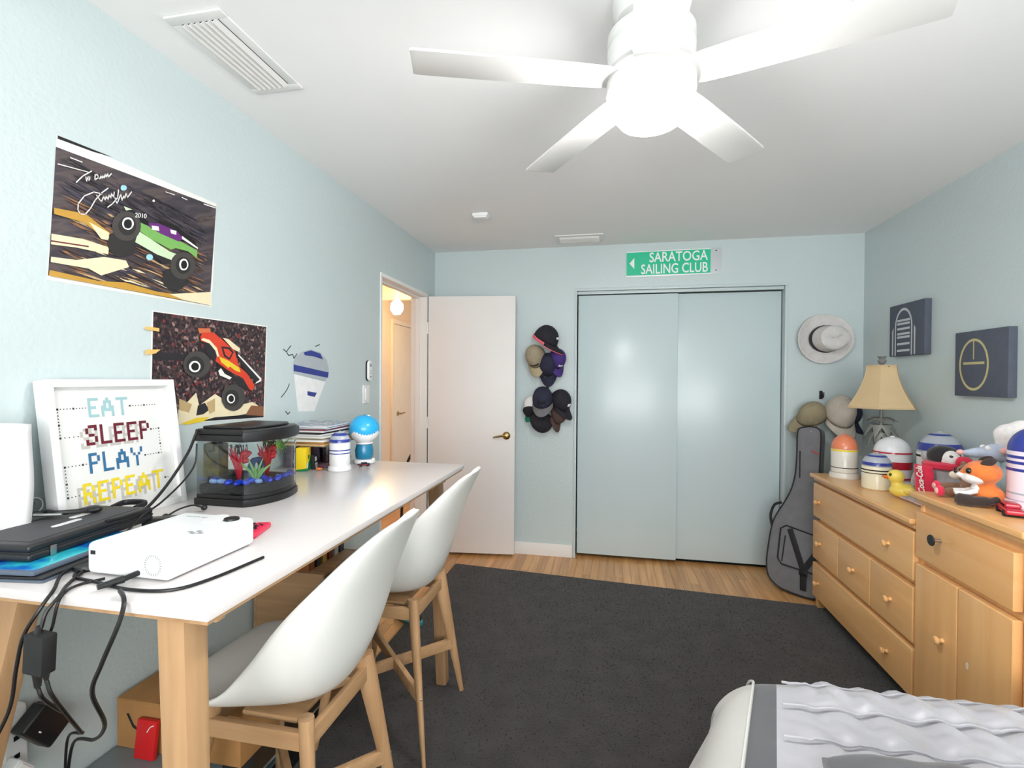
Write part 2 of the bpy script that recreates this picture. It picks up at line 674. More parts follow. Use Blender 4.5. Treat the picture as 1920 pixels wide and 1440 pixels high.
# ------------------------------------------------------------------ outlines of the flat prints (Y, Z on the left wall, metres)
POSTER1 = [('art_white',[(-2.838,2.03),(-2.306,2.036),(-2.327,1.652),(-2.862,1.645)]),('streaks',[(-2.841,1.997),(-2.307,2.024),(-2.337,1.657),(-2.86,1.657)]),('art_black',[(-2.837,2.029),(-2.692,2.036),(-2.745,2.027),(-2.837,2.02)]),('art_gold',[(-2.859,1.671),(-2.737,1.667),(-2.655,1.678),(-2.552,1.669),(-2.447,1.674),(-2.447,1.658),(-2.861,1.656)]),('art_cream',[(-2.507,1.669),(-2.337,1.706),(-2.337,1.657),(-2.447,1.658)]),('art_cream',[(-2.855,1.766),(-2.778,1.774),(-2.706,1.77),(-2.708,1.749),(-2.794,1.746),(-2.856,1.738)]),('art_maroon',[(-2.856,1.749),(-2.762,1.759),(-2.762,1.755),(-2.856,1.745)]),('art_cream',[(-2.856,1.706),(-2.795,1.712),(-2.719,1.739),(-2.655,1.744),(-2.645,1.727),(-2.728,1.684),(-2.762,1.696),(-2.857,1.692)]),('art_gold',[(-2.849,1.835),(-2.77,1.845),(-2.701,1.811),(-2.719,1.791),(-2.774,1.82),(-2.849,1.819)]),('art_cream',[(-2.762,1.826),(-2.706,1.812),(-2.706,1.79),(-2.728,1.788)]),('art_tire2',[(-2.621,1.804),(-2.623,1.791),(-2.63,1.777),(-2.64,1.765),(-2.653,1.756),(-2.667,1.751),(-2.681,1.749),(-2.693,1.752),(-2.702,1.759),(-2.708,1.768),(-2.71,1.78),(-2.708,1.792),(-2.702,1.805),(-2.693,1.817),(-2.681,1.826),(-2.667,1.832),(-2.653,1.834),(-2.64,1.832),(-2.63,1.826),(-2.623,1.816)]),('art_tire2',[(-2.438,1.732),(-2.44,1.72),(-2.447,1.707),(-2.458,1.696),(-2.472,1.688),(-2.486,1.683),(-2.501,1.683),(-2.514,1.686),(-2.524,1.692),(-2.531,1.702),(-2.533,1.713),(-2.531,1.726),(-2.524,1.738),(-2.514,1.748),(-2.501,1.757),(-2.487,1.762),(-2.472,1.763),(-2.458,1.761),(-2.447,1.754),(-2.44,1.744)]),('art_dark',[(-2.626,1.841),(-2.547,1.814),(-2.489,1.773),(-2.53,1.763),(-2.605,1.799)]),('art_palegreen',[(-2.615,1.844),(-2.574,1.831),(-2.507,1.809),(-2.478,1.807),(-2.495,1.782),(-2.552,1.788),(-2.626,1.807)]),('art_green',[(-2.608,1.872),(-2.574,1.868),(-2.459,1.853),(-2.396,1.841),(-2.397,1.813),(-2.434,1.828),(-2.484,1.826),(-2.501,1.816),(-2.574,1.831),(-2.61,1.845)]),('art_black',[(-2.662,1.904),(-2.615,1.896),(-2.574,1.88),(-2.53,1.902),(-2.478,1.9),(-2.409,1.872),(-2.392,1.85),(-2.459,1.858),(-2.541,1.866),(-2.605,1.873),(-2.635,1.889)]),('art_palegreen',[(-2.662,1.904),(-2.635,1.903),(-2.655,1.893)]),('art_purple',[(-2.582,1.88),(-2.547,1.889),(-2.478,1.884),(-2.453,1.865),(-2.472,1.851),(-2.541,1.858),(-2.579,1.867)]),('art_white',[(-2.459,1.874),(-2.394,1.852),(-2.394,1.846),(-2.459,1.864)]),('art_white',[(-2.571,1.874),(-2.547,1.879),(-2.544,1.865),(-2.569,1.862)]),('art_white',[(-2.504,1.882),(-2.481,1.884),(-2.481,1.871),(-2.501,1.87)]),('art_tire',[(-2.607,1.861),(-2.609,1.847),(-2.616,1.832),(-2.626,1.819),(-2.639,1.809),(-2.653,1.803),(-2.667,1.801),(-2.68,1.804),(-2.689,1.811),(-2.695,1.821),(-2.697,1.834),(-2.695,1.848),(-2.689,1.862),(-2.68,1.875),(-2.667,1.885),(-2.653,1.892),(-2.639,1.894),(-2.626,1.892),(-2.616,1.886),(-2.609,1.875)]),('art_tire2',[(-2.623,1.858),(-2.624,1.848),(-2.628,1.839),(-2.634,1.83),(-2.642,1.824),(-2.651,1.82),(-2.66,1.819),(-2.667,1.821),(-2.673,1.825),(-2.677,1.832),(-2.679,1.84),(-2.677,1.85),(-2.673,1.859),(-2.667,1.867),(-2.66,1.873),(-2.651,1.878),(-2.642,1.879),(-2.634,1.878),(-2.628,1.873),(-2.624,1.866)]),('art_white',[(-2.63,1.862),(-2.631,1.856),(-2.634,1.85),(-2.638,1.844),(-2.643,1.84),(-2.649,1.837),(-2.655,1.837),(-2.66,1.838),(-2.664,1.841),(-2.666,1.845),(-2.667,1.85),(-2.666,1.856),(-2.664,1.862),(-2.66,1.868),(-2.655,1.872),(-2.649,1.875),(-2.643,1.876),(-2.638,1.875),(-2.634,1.872),(-2.631,1.867)]),('art_black',[(-2.636,1.859),(-2.637,1.855),(-2.638,1.85),(-2.641,1.846),(-2.645,1.843),(-2.649,1.841),(-2.653,1.841),(-2.657,1.841),(-2.66,1.844),(-2.661,1.847),(-2.662,1.851),(-2.661,1.855),(-2.66,1.86),(-2.657,1.864),(-2.653,1.867),(-2.649,1.869),(-2.645,1.87),(-2.641,1.869),(-2.638,1.867),(-2.637,1.863)]),('art_tire',[(-2.405,1.786),(-2.408,1.77),(-2.415,1.755),(-2.427,1.743),(-2.441,1.733),(-2.456,1.728),(-2.471,1.727),(-2.485,1.731),(-2.495,1.739),(-2.502,1.75),(-2.504,1.763),(-2.502,1.778),(-2.495,1.792),(-2.485,1.804),(-2.471,1.814),(-2.456,1.82),(-2.441,1.822),(-2.427,1.819),(-2.415,1.811),(-2.408,1.8)]),('art_tire2',[(-2.424,1.782),(-2.426,1.773),(-2.43,1.764),(-2.437,1.756),(-2.445,1.75),(-2.454,1.747),(-2.464,1.746),(-2.472,1.749),(-2.478,1.754),(-2.482,1.76),(-2.484,1.769),(-2.482,1.778),(-2.478,1.787),(-2.472,1.794),(-2.464,1.8),(-2.454,1.804),(-2.445,1.805),(-2.437,1.803),(-2.43,1.798),(-2.426,1.791)]),('art_white',[(-2.433,1.783),(-2.434,1.777),(-2.437,1.77),(-2.441,1.765),(-2.446,1.761),(-2.452,1.759),(-2.458,1.758),(-2.463,1.76),(-2.467,1.764),(-2.469,1.769),(-2.47,1.774),(-2.469,1.781),(-2.467,1.787),(-2.463,1.792),(-2.458,1.796),(-2.452,1.799),(-2.446,1.799),(-2.441,1.798),(-2.437,1.794),(-2.434,1.789)]),('art_black',[(-2.438,1.781),(-2.439,1.777),(-2.441,1.772),(-2.443,1.769),(-2.447,1.766),(-2.451,1.764),(-2.455,1.764),(-2.458,1.765),(-2.461,1.768),(-2.462,1.771),(-2.463,1.776),(-2.462,1.78),(-2.461,1.784),(-2.458,1.788),(-2.455,1.791),(-2.451,1.793),(-2.447,1.793),(-2.443,1.792),(-2.441,1.789),(-2.439,1.786)]),('art_sky',[(-2.652,1.962),(-2.653,1.959),(-2.654,1.956),(-2.656,1.954),(-2.659,1.951),(-2.662,1.95),(-2.665,1.949),(-2.668,1.949),(-2.67,1.95),(-2.671,1.952),(-2.671,1.955),(-2.671,1.957),(-2.67,1.96),(-2.668,1.963),(-2.665,1.965),(-2.662,1.966),(-2.659,1.967),(-2.656,1.967),(-2.654,1.966),(-2.653,1.964)]),('art_sky',[(-2.566,1.775),(-2.567,1.772),(-2.569,1.769),(-2.571,1.766),(-2.575,1.764),(-2.578,1.763),(-2.582,1.762),(-2.585,1.763),(-2.588,1.765),(-2.589,1.767),(-2.59,1.77),(-2.589,1.773),(-2.588,1.776),(-2.585,1.779),(-2.582,1.781),(-2.578,1.782),(-2.575,1.783),(-2.571,1.782),(-2.569,1.781),(-2.567,1.778)]),('art_white',[(-2.56,1.956),(-2.561,1.953),(-2.564,1.951),(-2.567,1.951),(-2.569,1.953),(-2.567,1.956),(-2.564,1.959),(-2.561,1.959)]),('art_white',[(-2.81,1.984),(-2.778,1.985),(-2.779,1.982),(-2.81,1.981)]),('art_white',[(-2.84,1.954),(-2.762,1.964),(-2.762,1.962),(-2.84,1.951)]),('art_white',[(-2.522,2.0),(-2.487,2.003),(-2.487,2.0),(-2.522,1.998)]),('art_white',[(-2.46,2.005),(-2.438,2.004),(-2.438,2.001),(-2.46,2.002)]),('art_white',[(-2.369,2.015),(-2.309,2.02),(-2.309,2.016),(-2.369,2.011)])]
SIGNATURE = [[(-2.795,1.922),(-2.778,1.946),(-2.755,1.969)],[(-2.77,1.946),(-2.768,1.936)],[(-2.764,1.95),(-2.766,1.941),(-2.761,1.941),(-2.759,1.951),(-2.764,1.95)],[(-2.745,1.964),(-2.746,1.948),(-2.736,1.959),(-2.739,1.967),(-2.744,1.962)],[(-2.736,1.959),(-2.732,1.955),(-2.729,1.969),(-2.727,1.958),(-2.723,1.971),(-2.721,1.961),(-2.716,1.979),(-2.715,1.966),(-2.709,1.983),(-2.709,1.97),(-2.699,1.985)],[(-2.727,1.916),(-2.749,1.913),(-2.774,1.893),(-2.79,1.866),(-2.791,1.848),(-2.784,1.84),(-2.772,1.843),(-2.758,1.864),(-2.745,1.892),(-2.728,1.918),(-2.709,1.939)],[(-2.741,1.907),(-2.728,1.893),(-2.721,1.912),(-2.717,1.9),(-2.714,1.916),(-2.709,1.905),(-2.706,1.922),(-2.701,1.912),(-2.699,1.929),(-2.693,1.918),(-2.691,1.935)],[(-2.71,1.884),(-2.696,1.899),(-2.681,1.922),(-2.678,1.946)],[(-2.689,1.919),(-2.683,1.903),(-2.671,1.937),(-2.668,1.918),(-2.662,1.936),(-2.66,1.925),(-2.655,1.946),(-2.651,1.933),(-2.638,1.955)]]
POSTER2 = [('art_white',[(-2.565,1.607),(-2.031,1.616),(-2.048,1.227),(-2.575,1.241)]),('crowd',[(-2.561,1.604),(-2.037,1.611),(-2.053,1.232),(-2.57,1.245)]),('art_dark',[(-2.565,1.479),(-2.364,1.471),(-2.364,1.45),(-2.565,1.452)]),('art_cream',[(-2.469,1.285),(-2.438,1.306),(-2.396,1.342),(-2.383,1.296),(-2.312,1.335),(-2.277,1.317),(-2.263,1.279),(-2.118,1.297),(-2.084,1.28),(-2.118,1.253),(-2.284,1.242),(-2.42,1.233),(-2.469,1.236)]),('art_tan',[(-2.466,1.324),(-2.414,1.302),(-2.426,1.273),(-2.466,1.285)]),('art_dark',[(-2.389,1.296),(-2.358,1.305),(-2.338,1.278),(-2.364,1.264),(-2.396,1.261)]),('art_tan',[(-2.351,1.304),(-2.312,1.319),(-2.312,1.271),(-2.338,1.262)]),('art_black',[(-2.312,1.249),(-2.054,1.246),(-2.053,1.23),(-2.377,1.239)]),('art_brown',[(-2.126,1.283),(-2.054,1.276),(-2.053,1.235),(-2.158,1.247)]),('art_yellow',[(-2.455,1.239),(-2.396,1.253),(-2.338,1.252),(-2.364,1.238),(-2.438,1.232)]),('art_orange',[(-2.39,1.569),(-2.336,1.574),(-2.332,1.559),(-2.383,1.551)]),('art_dark',[(-2.368,1.522),(-2.332,1.519),(-2.285,1.474),(-2.312,1.452),(-2.352,1.482)]),('art_dark',[(-2.242,1.41),(-2.166,1.388),(-2.134,1.341),(-2.197,1.365)]),('art_black',[(-2.312,1.452),(-2.227,1.41),(-2.227,1.388),(-2.285,1.396),(-2.302,1.42)]),('art_white',[(-2.285,1.431),(-2.267,1.41),(-2.231,1.396),(-2.242,1.388),(-2.291,1.404),(-2.298,1.42)]),('art_red',[(-2.38,1.539),(-2.371,1.555),(-2.322,1.561),(-2.278,1.537),(-2.216,1.497),(-2.194,1.439),(-2.151,1.414),(-2.108,1.365),(-2.12,1.341),(-2.138,1.35),(-2.174,1.395),(-2.22,1.41),(-2.256,1.426),(-2.311,1.456),(-2.304,1.484),(-2.332,1.518),(-2.377,1.525)]),('art_cream',[(-2.377,1.529),(-2.368,1.536),(-2.339,1.532),(-2.305,1.505),(-2.293,1.474),(-2.304,1.473),(-2.312,1.494),(-2.339,1.519)]),('art_dark',[(-2.285,1.512),(-2.242,1.512),(-2.222,1.494),(-2.242,1.463),(-2.271,1.475)]),('art_red',[(-2.274,1.505),(-2.249,1.504),(-2.231,1.491),(-2.246,1.471),(-2.264,1.481)]),('art_yellow',[(-2.295,1.474),(-2.249,1.46),(-2.194,1.435),(-2.186,1.416),(-2.212,1.422),(-2.242,1.438),(-2.249,1.432),(-2.285,1.453)]),('art_dark',[(-2.209,1.486),(-2.186,1.479),(-2.072,1.391),(-2.101,1.375),(-2.166,1.423)]),('art_white',[(-2.197,1.487),(-2.069,1.393),(-2.069,1.382),(-2.101,1.372),(-2.101,1.377),(-2.078,1.388),(-2.201,1.483)]),('art_cream',[(-2.278,1.545),(-2.249,1.542),(-2.19,1.51),(-2.194,1.496),(-2.227,1.505)]),('art_tire',[(-2.335,1.443),(-2.338,1.428),(-2.347,1.414),(-2.361,1.404),(-2.377,1.397),(-2.396,1.394),(-2.414,1.397),(-2.429,1.403),(-2.442,1.413),(-2.45,1.425),(-2.452,1.439),(-2.45,1.453),(-2.442,1.466),(-2.429,1.477),(-2.414,1.485),(-2.396,1.488),(-2.378,1.487),(-2.361,1.481),(-2.347,1.471),(-2.338,1.458)]),('art_tire2',[(-2.363,1.439),(-2.365,1.429),(-2.371,1.42),(-2.379,1.412),(-2.39,1.408),(-2.402,1.406),(-2.413,1.407),(-2.424,1.412),(-2.432,1.418),(-2.437,1.427),(-2.439,1.436),(-2.437,1.446),(-2.432,1.455),(-2.424,1.462),(-2.413,1.467),(-2.402,1.469),(-2.39,1.468),(-2.379,1.464),(-2.371,1.457),(-2.365,1.448)]),('art_white',[(-2.38,1.434),(-2.381,1.428),(-2.385,1.422),(-2.39,1.417),(-2.397,1.414),(-2.405,1.413),(-2.412,1.414),(-2.419,1.417),(-2.424,1.421),(-2.428,1.426),(-2.429,1.433),(-2.428,1.439),(-2.424,1.444),(-2.419,1.449),(-2.412,1.452),(-2.405,1.453),(-2.397,1.453),(-2.39,1.45),(-2.385,1.446),(-2.381,1.44)]),('art_black',[(-2.387,1.434),(-2.388,1.429),(-2.39,1.425),(-2.394,1.422),(-2.399,1.42),(-2.404,1.419),(-2.409,1.42),(-2.413,1.422),(-2.417,1.425),(-2.419,1.429),(-2.42,1.433),(-2.419,1.437),(-2.417,1.441),(-2.413,1.444),(-2.409,1.447),(-2.404,1.447),(-2.399,1.447),(-2.394,1.445),(-2.39,1.442),(-2.388,1.438)]),('art_tire',[(-2.163,1.316),(-2.166,1.3),(-2.175,1.286),(-2.189,1.275),(-2.207,1.268),(-2.226,1.267),(-2.244,1.271),(-2.261,1.279),(-2.273,1.291),(-2.282,1.305),(-2.284,1.32),(-2.282,1.336),(-2.274,1.349),(-2.261,1.36),(-2.244,1.367),(-2.226,1.37),(-2.207,1.367),(-2.189,1.359),(-2.175,1.348),(-2.166,1.333)]),('art_tire2',[(-2.196,1.316),(-2.197,1.305),(-2.203,1.297),(-2.211,1.29),(-2.222,1.286),(-2.233,1.285),(-2.244,1.287),(-2.254,1.292),(-2.262,1.299),(-2.267,1.308),(-2.269,1.318),(-2.267,1.328),(-2.262,1.337),(-2.254,1.343),(-2.244,1.348),(-2.233,1.349),(-2.222,1.347),(-2.211,1.342),(-2.203,1.335),(-2.197,1.326)]),('art_white',[(-2.217,1.314),(-2.218,1.308),(-2.221,1.303),(-2.226,1.3),(-2.232,1.297),(-2.238,1.297),(-2.244,1.298),(-2.25,1.301),(-2.254,1.305),(-2.257,1.31),(-2.258,1.316),(-2.257,1.321),(-2.255,1.326),(-2.25,1.33),(-2.244,1.332),(-2.238,1.333),(-2.232,1.332),(-2.226,1.329),(-2.221,1.325),(-2.218,1.32)]),('art_black',[(-2.223,1.314),(-2.223,1.31),(-2.225,1.307),(-2.228,1.304),(-2.232,1.302),(-2.237,1.302),(-2.241,1.303),(-2.245,1.305),(-2.248,1.308),(-2.25,1.311),(-2.25,1.315),(-2.25,1.319),(-2.248,1.323),(-2.245,1.325),(-2.241,1.327),(-2.237,1.328),(-2.232,1.327),(-2.228,1.325),(-2.225,1.322),(-2.223,1.318)])]
TAPES = [[(-2.593,1.554),(-2.545,1.553),(-2.545,1.542),(-2.593,1.544)],[(-2.592,1.481),(-2.54,1.485),(-2.558,1.471),(-2.593,1.465)]]
DECAL = [('decal_white',[(-1.85,1.415),(-1.589,1.385),(-1.689,1.233),(-1.82,1.239)]),('decal_grey',[(-1.853,1.415),(-1.858,1.448),(-1.843,1.489),(-1.794,1.519),(-1.724,1.535),(-1.641,1.525),(-1.583,1.489),(-1.563,1.441),(-1.576,1.4),(-1.599,1.378)]),('decal_blue',[(-1.852,1.458),(-1.566,1.426),(-1.573,1.398),(-1.852,1.428)]),('decal_blue',[(-1.777,1.518),(-1.72,1.531),(-1.641,1.519),(-1.616,1.491),(-1.702,1.503),(-1.769,1.504)]),('decal_blue',[(-1.748,1.333),(-1.671,1.323),(-1.689,1.303),(-1.748,1.314)])]
CRACKS = [[(-1.925,1.524),(-1.904,1.514),(-1.873,1.543)],[(-1.904,1.514),(-1.889,1.498),(-1.859,1.504),(-1.85,1.487),(-1.827,1.509)],[(-1.681,1.553),(-1.646,1.564)],[(-1.939,1.31),(-1.913,1.33),(-1.895,1.348),(-1.883,1.369)],[(-1.909,1.246),(-1.893,1.232),(-1.878,1.24)]]
# ------------------------------------------------------------------ the room shell
T = 0.12
DO0, DO1, DOZ = -0.985, -0.18, 2.065          # doorway in the left wall
CX0, CX1, CZ = 1.168, 2.667, 2.093            # closet opening in the back wall

floor = struct('floor', 'floor_oak', lambda b: b.box((-0.0, YF, -0.08), (W, 0.75, -0.004)), 'honey oak strip floor')
# oak strips that the photograph shows one by one: the bare strip before the closet and beside the rug
pw = 0.0567
shared = {}
def plank(x0, y0, y1):
    L = round(y1 - y0, 2)
    if L not in shared:
        b = MB()
        b.box((0.0004, 0.0006, -0.0045), (pw - 0.0006, L - 0.0006, 0.0), 'floor_oak', bev=0.0007, seg=1)
        o = b.build('plank', None, floor)
        shared[L] = o.data
    else:
        o = bpy.data.objects.new('plank', shared[L])
        COL.objects.link(o)
        o.parent = floor
    o.location = (x0, y0, 0)
for i in range(56):
    x0 = i * pw
    if x0 + pw > W:
        break
    y = 0.72
    first = True
    stop = -4.5 if x0 < 0.34 else -0.72
    while y > stop:
        L = rnd.choice((0.45, 0.6, 0.75, 0.9, 1.1)) if not first else rnd.choice((0.75, 0.9, 1.05, 1.2))
        first = False
        plank(x0, y - L, y)
        y -= L

struct('ceiling', 'ceiling_paint', lambda b: b.box((-0.12, YF - T, H), (W + T, T, H + 0.06)), 'smooth white ceiling')

def left_w(b):
    b.box((-T, YF, 0), (0, DO0, H))
    b.box((-T, DO1, 0), (0, T, H))
    b.box((-T, DO0, DOZ), (0, DO1, H))
struct('wall_left', 'wall_paint', left_w, 'pale aqua left wall with the doorway')

def back_w(b):
    b.box((0, 0, 0), (CX0, T, H))
    b.box((CX1, 0, 0), (W, T, H))
    b.box((CX0, 0, CZ), (CX1, T, H))
struct('wall_back', 'wall_paint', back_w, 'pale aqua back wall with the closet')
struct('wall_right', 'wall_paint', lambda b: b.box((W, YF, 0), (W + T, T, H)), 'pale aqua right wall')

WIN = ((0.69, 1.79), (1.91, 3.01))
WZ0, WZ1 = 0.88, 2.03
def front_w(b):
    b.box((-T, YF - T, 0), (W + T, YF, WZ0))
    b.box((-T, YF - T, WZ1), (W + T, YF, H))
    xs = [-T] + [v for w_ in WIN for v in w_] + [W + T]
    for a, c in zip(xs[0::2], xs[1::2]):
        b.box((a, YF - T, WZ0), (c, YF, WZ1))
struct('wall_front', 'wall_paint', front_w, 'pale aqua wall behind the viewer with two windows')
clear_mat('pane_glass', (245, 250, 250), 0.03)
for k, (a, c) in enumerate(WIN):
    o = struct('window_%d' % (k + 1), 'trim_white', lambda b: [
        b.box((a, YF - T, WZ0), (a + .05, YF - .05, WZ1)), b.box((c - .05, YF - T, WZ0), (c, YF - .05, WZ1)),
        b.box((a, YF - T, WZ0), (c, YF - .05, WZ0 + .05)), b.box((a, YF - T, WZ1 - .05), (c, YF - .05, WZ1)),
        b.box((a, YF - T + .02, (WZ0 + WZ1) / 2 - .02), (c, YF - .06, (WZ0 + WZ1) / 2 + .02))], 'white framed sash window')
    struct('pane', 'pane_glass', lambda b: b.box((a + .05, YF - .09, WZ0 + .05), (c - .05, YF - .085, WZ1 - .05)), parent=o)

# closet recess behind the sliding doors
def closet(b):
    b.box((CX0 - .1, 0.70, 0), (CX1 + .1, 0.74, H))
    b.box((CX0 - .12, T, 0), (CX0 - .1, 0.74, H))
    b.box((CX1 + .1, T, 0), (CX1 + .12, 0.74, H))
    b.box((CX0 - .12, T, CZ + .15), (CX1 + .12, 0.74, CZ + .17))
struct('wall_closet', 'hall_white', closet, 'inside of the closet')

mid = (CX0 + CX1) / 2
struct('door_2', 'closet_paint', lambda b: b.box((CX0 + .012, .030, .028), (mid + .012, .060, CZ - .035), bev=.0015),
       'left sliding closet door painted pale aqua')
struct('door_3', 'closet_paint', lambda b: b.box((mid - .03, .068, .028), (CX1 - .006, .098, CZ - .033), bev=.0015),
       'right sliding closet door painted pale aqua')
def closet_trim(b):
    b.box((CX0 - .016, -.010, CZ - .004), (CX1 + .016, .012, CZ + .018), bev=.003)
    b.box((CX0 - .016, -.010, 0), (CX0 + .004, .012, CZ - .0045), bev=.003)
    b.box((CX1 - .004, -.010, 0), (CX1 + .016, .012, CZ - .0045), bev=.003)
    b.box((CX0 + .005, .0125, CZ - .028), (CX1 - .005, .028, CZ - .005), bev=.002)
    b.box((CX0 + .002, .0285, CZ - .022), (CX1 - .002, .11, CZ - .014))
struct('trim_2', 'wall_paint', closet_trim, 'closet casing painted like the wall')
struct('closet_gap_shade', 'gap_dark', lambda b: b.box((CX0, .105, 0.0), (CX1, .112, .09)), 'black strip painting the shade under the closet doors')  # black backing: shade of the gap below the doors, put in as colour
struct('baseboard_back', 'trim_white', lambda b: [b.box((0.0, -.014, 0), (CX0 - .02, 0, .098), bev=.003),
       b.box((CX1 + .02, -.014, 0), (W, 0, .098), bev=.003)], 'white baseboard beside the closet')
struct('baseboard_left', 'trim_white', lambda b: b.box((0, YF, 0), (.014, DO0 - .03, .098), bev=.003), 'white baseboard under the desk')
struct('baseboard_right', 'trim_white', lambda b: b.box((W - .014, YF, 0), (W, 0, .098), bev=.003), 'white baseboard on the right')

# doorway lining
def door_trim(b):
    b.box((-T - .006, DO0 - .004, 0), (.006, DO0 + .018, DOZ - .021), bev=.002)
    b.box((-T - .006, DO1 - .018, 0), (.006, DO1 + .004, DOZ - .021), bev=.002)
    b.box((-T - .006, DO0 - .004, DOZ - .02), (.006, DO1 + .004, DOZ + .004), bev=.002)
    b.box((-.085, DO1 - .03, 0), (-.05, DO1 - .018, DOZ - .02))
    b.box((-.085, DO0 + .018, 0), (-.05, DO0 + .03, DOZ - .02))
    b.box((-.084, DO0 + .03, DOZ - .034), (-.051, DO1 - .03, DOZ - .0205))
struct('trim_1', 'trim_white', door_trim, 'white lining of the doorway')

# the open room door, hinged beside the corner
hx, hy = 0.012, -0.178
lx, ly = 0.700, -0.100
dl = math.hypot(lx - hx, ly - hy)
DM = frame((hx, hy, 0), ((lx - hx) / dl, (ly - hy) / dl, 0), ((ly - hy) / -dl, (lx - hx) / dl, 0), (0, 0, 1))
door = struct('door_1', 'door_white', lambda b: b.box((0, 0, .022), (dl, .036, 2.050), bev=.002), 'white flush door standing open', M=DM)
def lever(b):
    R_ = Matrix.Translation((dl - .065, 0, .955)) @ Matrix.Rotation(PI / 2, 4, 'X')
    b.lathe([(.030, 0), (.031, .004), (.026, .010), (.012, .014), (.011, .034), (.013, .044), (0, .046)], M=R_, n=20)
    b.tube(smooth_path([(dl - .065, -.040, .955), (dl - .095, -.043, .957), (dl - .13, -.041, .951), (dl - .165, -.040, .944)], 5),
           [.009] * 6 + [.008] * 6 + [.006] * 4, n=8)
struct('handle', 'brass', lever, parent=door, M=DM)
struct('latch', 'brass', lambda b: b.box((dl - .001, .008, .925), (dl + .002, .028, .985), bev=.001), parent=door, M=DM)
for z in (.25, 1.05, 1.80):
    struct('hinge', 'trim_white', lambda b: [b.box((-.001, .004, z - .045), (.0, .034, z + .045)),
           b.tube([(-.006, -.004, z - .046), (-.006, -.004, z + .046)], .006, n=8),
           b.box((-.012, -.012, z - .045), (-.008, .03, z + .045))], parent=door, M=DM)

# ------------------------------------------------------------------ hallway beyond the doorway
HX = -1.05
struct('floor_hall', 'floor_oak', lambda b: b.box((-1.6, -1.6, -.08), (0.0, 2.6, -.002)), 'hall floor')
struct('ceiling_hall', 'hall_white', lambda b: [b.box((-1.6, -1.6, 2.36), (-T, 2.6, 2.42)), b.box((-1.6, 1.02, 2.24), (-T, 1.10, 2.36)),
       b.box((-1.6, .52, 2.335), (-T, .56, 2.36))], 'hall ceiling with a beam')
struct('wall_hall', 'hall_paint', lambda b: [b.box((HX - .1, .95, 0), (HX, 2.6, 2.4)), b.box((-1.6, 2.5, 0), (-T, 2.6, 2.4)),
       b.box((-1.6, -1.7, 0), (-T, -1.6, 2.4)), b.box((-1.66, -1.7, 0), (-1.6, 2.6, 2.4)), b.box((-1.6, .85, 0), (HX, .95, 2.4))], 'warm cream hall walls')
hd = struct('door_4', 'hall_white', lambda b: [b.box((HX, 1.46, 0), (HX + .018, 2.18, 2.03), bev=.003), b.box((HX, 1.40, 0), (HX + .024, 1.455, 2.034), bev=.003),
       b.box((HX, 1.40, 2.035), (HX + .024, 2.25, 2.09), bev=.003), b.box((HX, 2.185, 0), (HX + .024, 2.24, 2.034), bev=.003)], 'cream hall door')
struct('handle', 'brass', lambda b: [b.lathe([(.028, 0), (.028, .006), (.01, .012), (.01, .05), (0, .052)], M=frame((HX + .018, 1.56, .985), (0, 1, 0), (0, 0, 1), (1, 0, 0)), n=16),
       b.tube([(HX + .062, 1.555, .985), (HX + .062, 1.66, .99)], .009)], parent=hd)
t = thing('ceiling_light', 'small branched hall ceiling light with one glowing bulb', 'light', (-.62, .62, 2.36))
part('bracket', 'metal_white', t, lambda b: [b.lathe([(.06, -.02), (.06, 0)], n=20), b.tube([(0, 0, -.02), (0, 0, -.09)], .012),
     b.tube([(-.03, -.02, -.09), (0, 0, -.09), (.12, .20, -.13)], .010), b.tube([(0, 0, -.09), (0, 0, -.19)], .016)])
part('bulb', 'hall_bulb', t, lambda b: b.lathe([(0, -.34), (.035, -.33), (.062, -.285), (.058, -.235), (.02, -.19), (0, -.19)], n=20))
part('spot_head', 'metal_white', t, lambda b: b.lathe([(.03, 0), (.045, .07), (.02, .09), (0, .09)], M=frame((.13, .21, -.20), (1, 0, 0), (0, 1, 0), (0, 0, 1)), n=16))
t = tag(part('hall_handle', 'black_plastic', None, lambda b: b.tube(smooth_path([(-.52, .52, 0.0), (-.50, .53, .45), (-.46, .62, .66), (-.38, .75, .73), (-.25, .86, .735), (-.24, .88, .0)], 6), .014)),
        'thin black curved handle standing in the hall', 'handle')

# ------------------------------------------------------------------ ceiling fan with light
FX, FY, FZ = 1.532, -2.472, 2.212
t = thing('ceiling_fan', 'white five-blade ceiling fan with a glowing round light', 'ceiling fan', (FX, FY, FZ))
part('canopy', 'metal_white', t, lambda b: b.lathe([(.045, .15), (.095, .165), (.105, .20), (.105, .228)], n=40))
part('motor_housing', 'metal_white', t, lambda b: [b.lathe([(.10, .022), (.116, .03), (.118, .085), (.112, .092), (.112, .096), (.118, .103), (.117, .125), (.09, .15), (.04, .158)], n=48)])
part('light_ring', 'metal_white', t, lambda b: [b.lathe([(.1135, -.034), (.119, -.031), (.119, .016), (.112, .019)], n=48)])
part('light_globe', 'globe_glass', t, lambda b: b.lathe([(0, -.125), (.045, -.122), (.082, -.108), (.103, -.082), (.112, -.055), (.1125, -.038), (.109, -.036)], n=48))
bl = None
for k in range(5):
    a = math.radians(54.2 + 72 * k)
    Mz = Matrix.Rotation(a, 4, 'Z') @ Matrix.Rotation(math.radians(-7), 4, 'X')
    def blade(b):
        xs = [(.098, .050), (.14, .056), (.22, .060), (.45, .063), (.63, .063), (.645, .060)]
        pts = [(x, w_) for x, w_ in xs] + [(x, -w_) for x, w_ in xs[::-1]]
        b.prism(pts, .000, .007, bev=.002, M=Mz)
    part('blade', 'metal_white', t, blade)

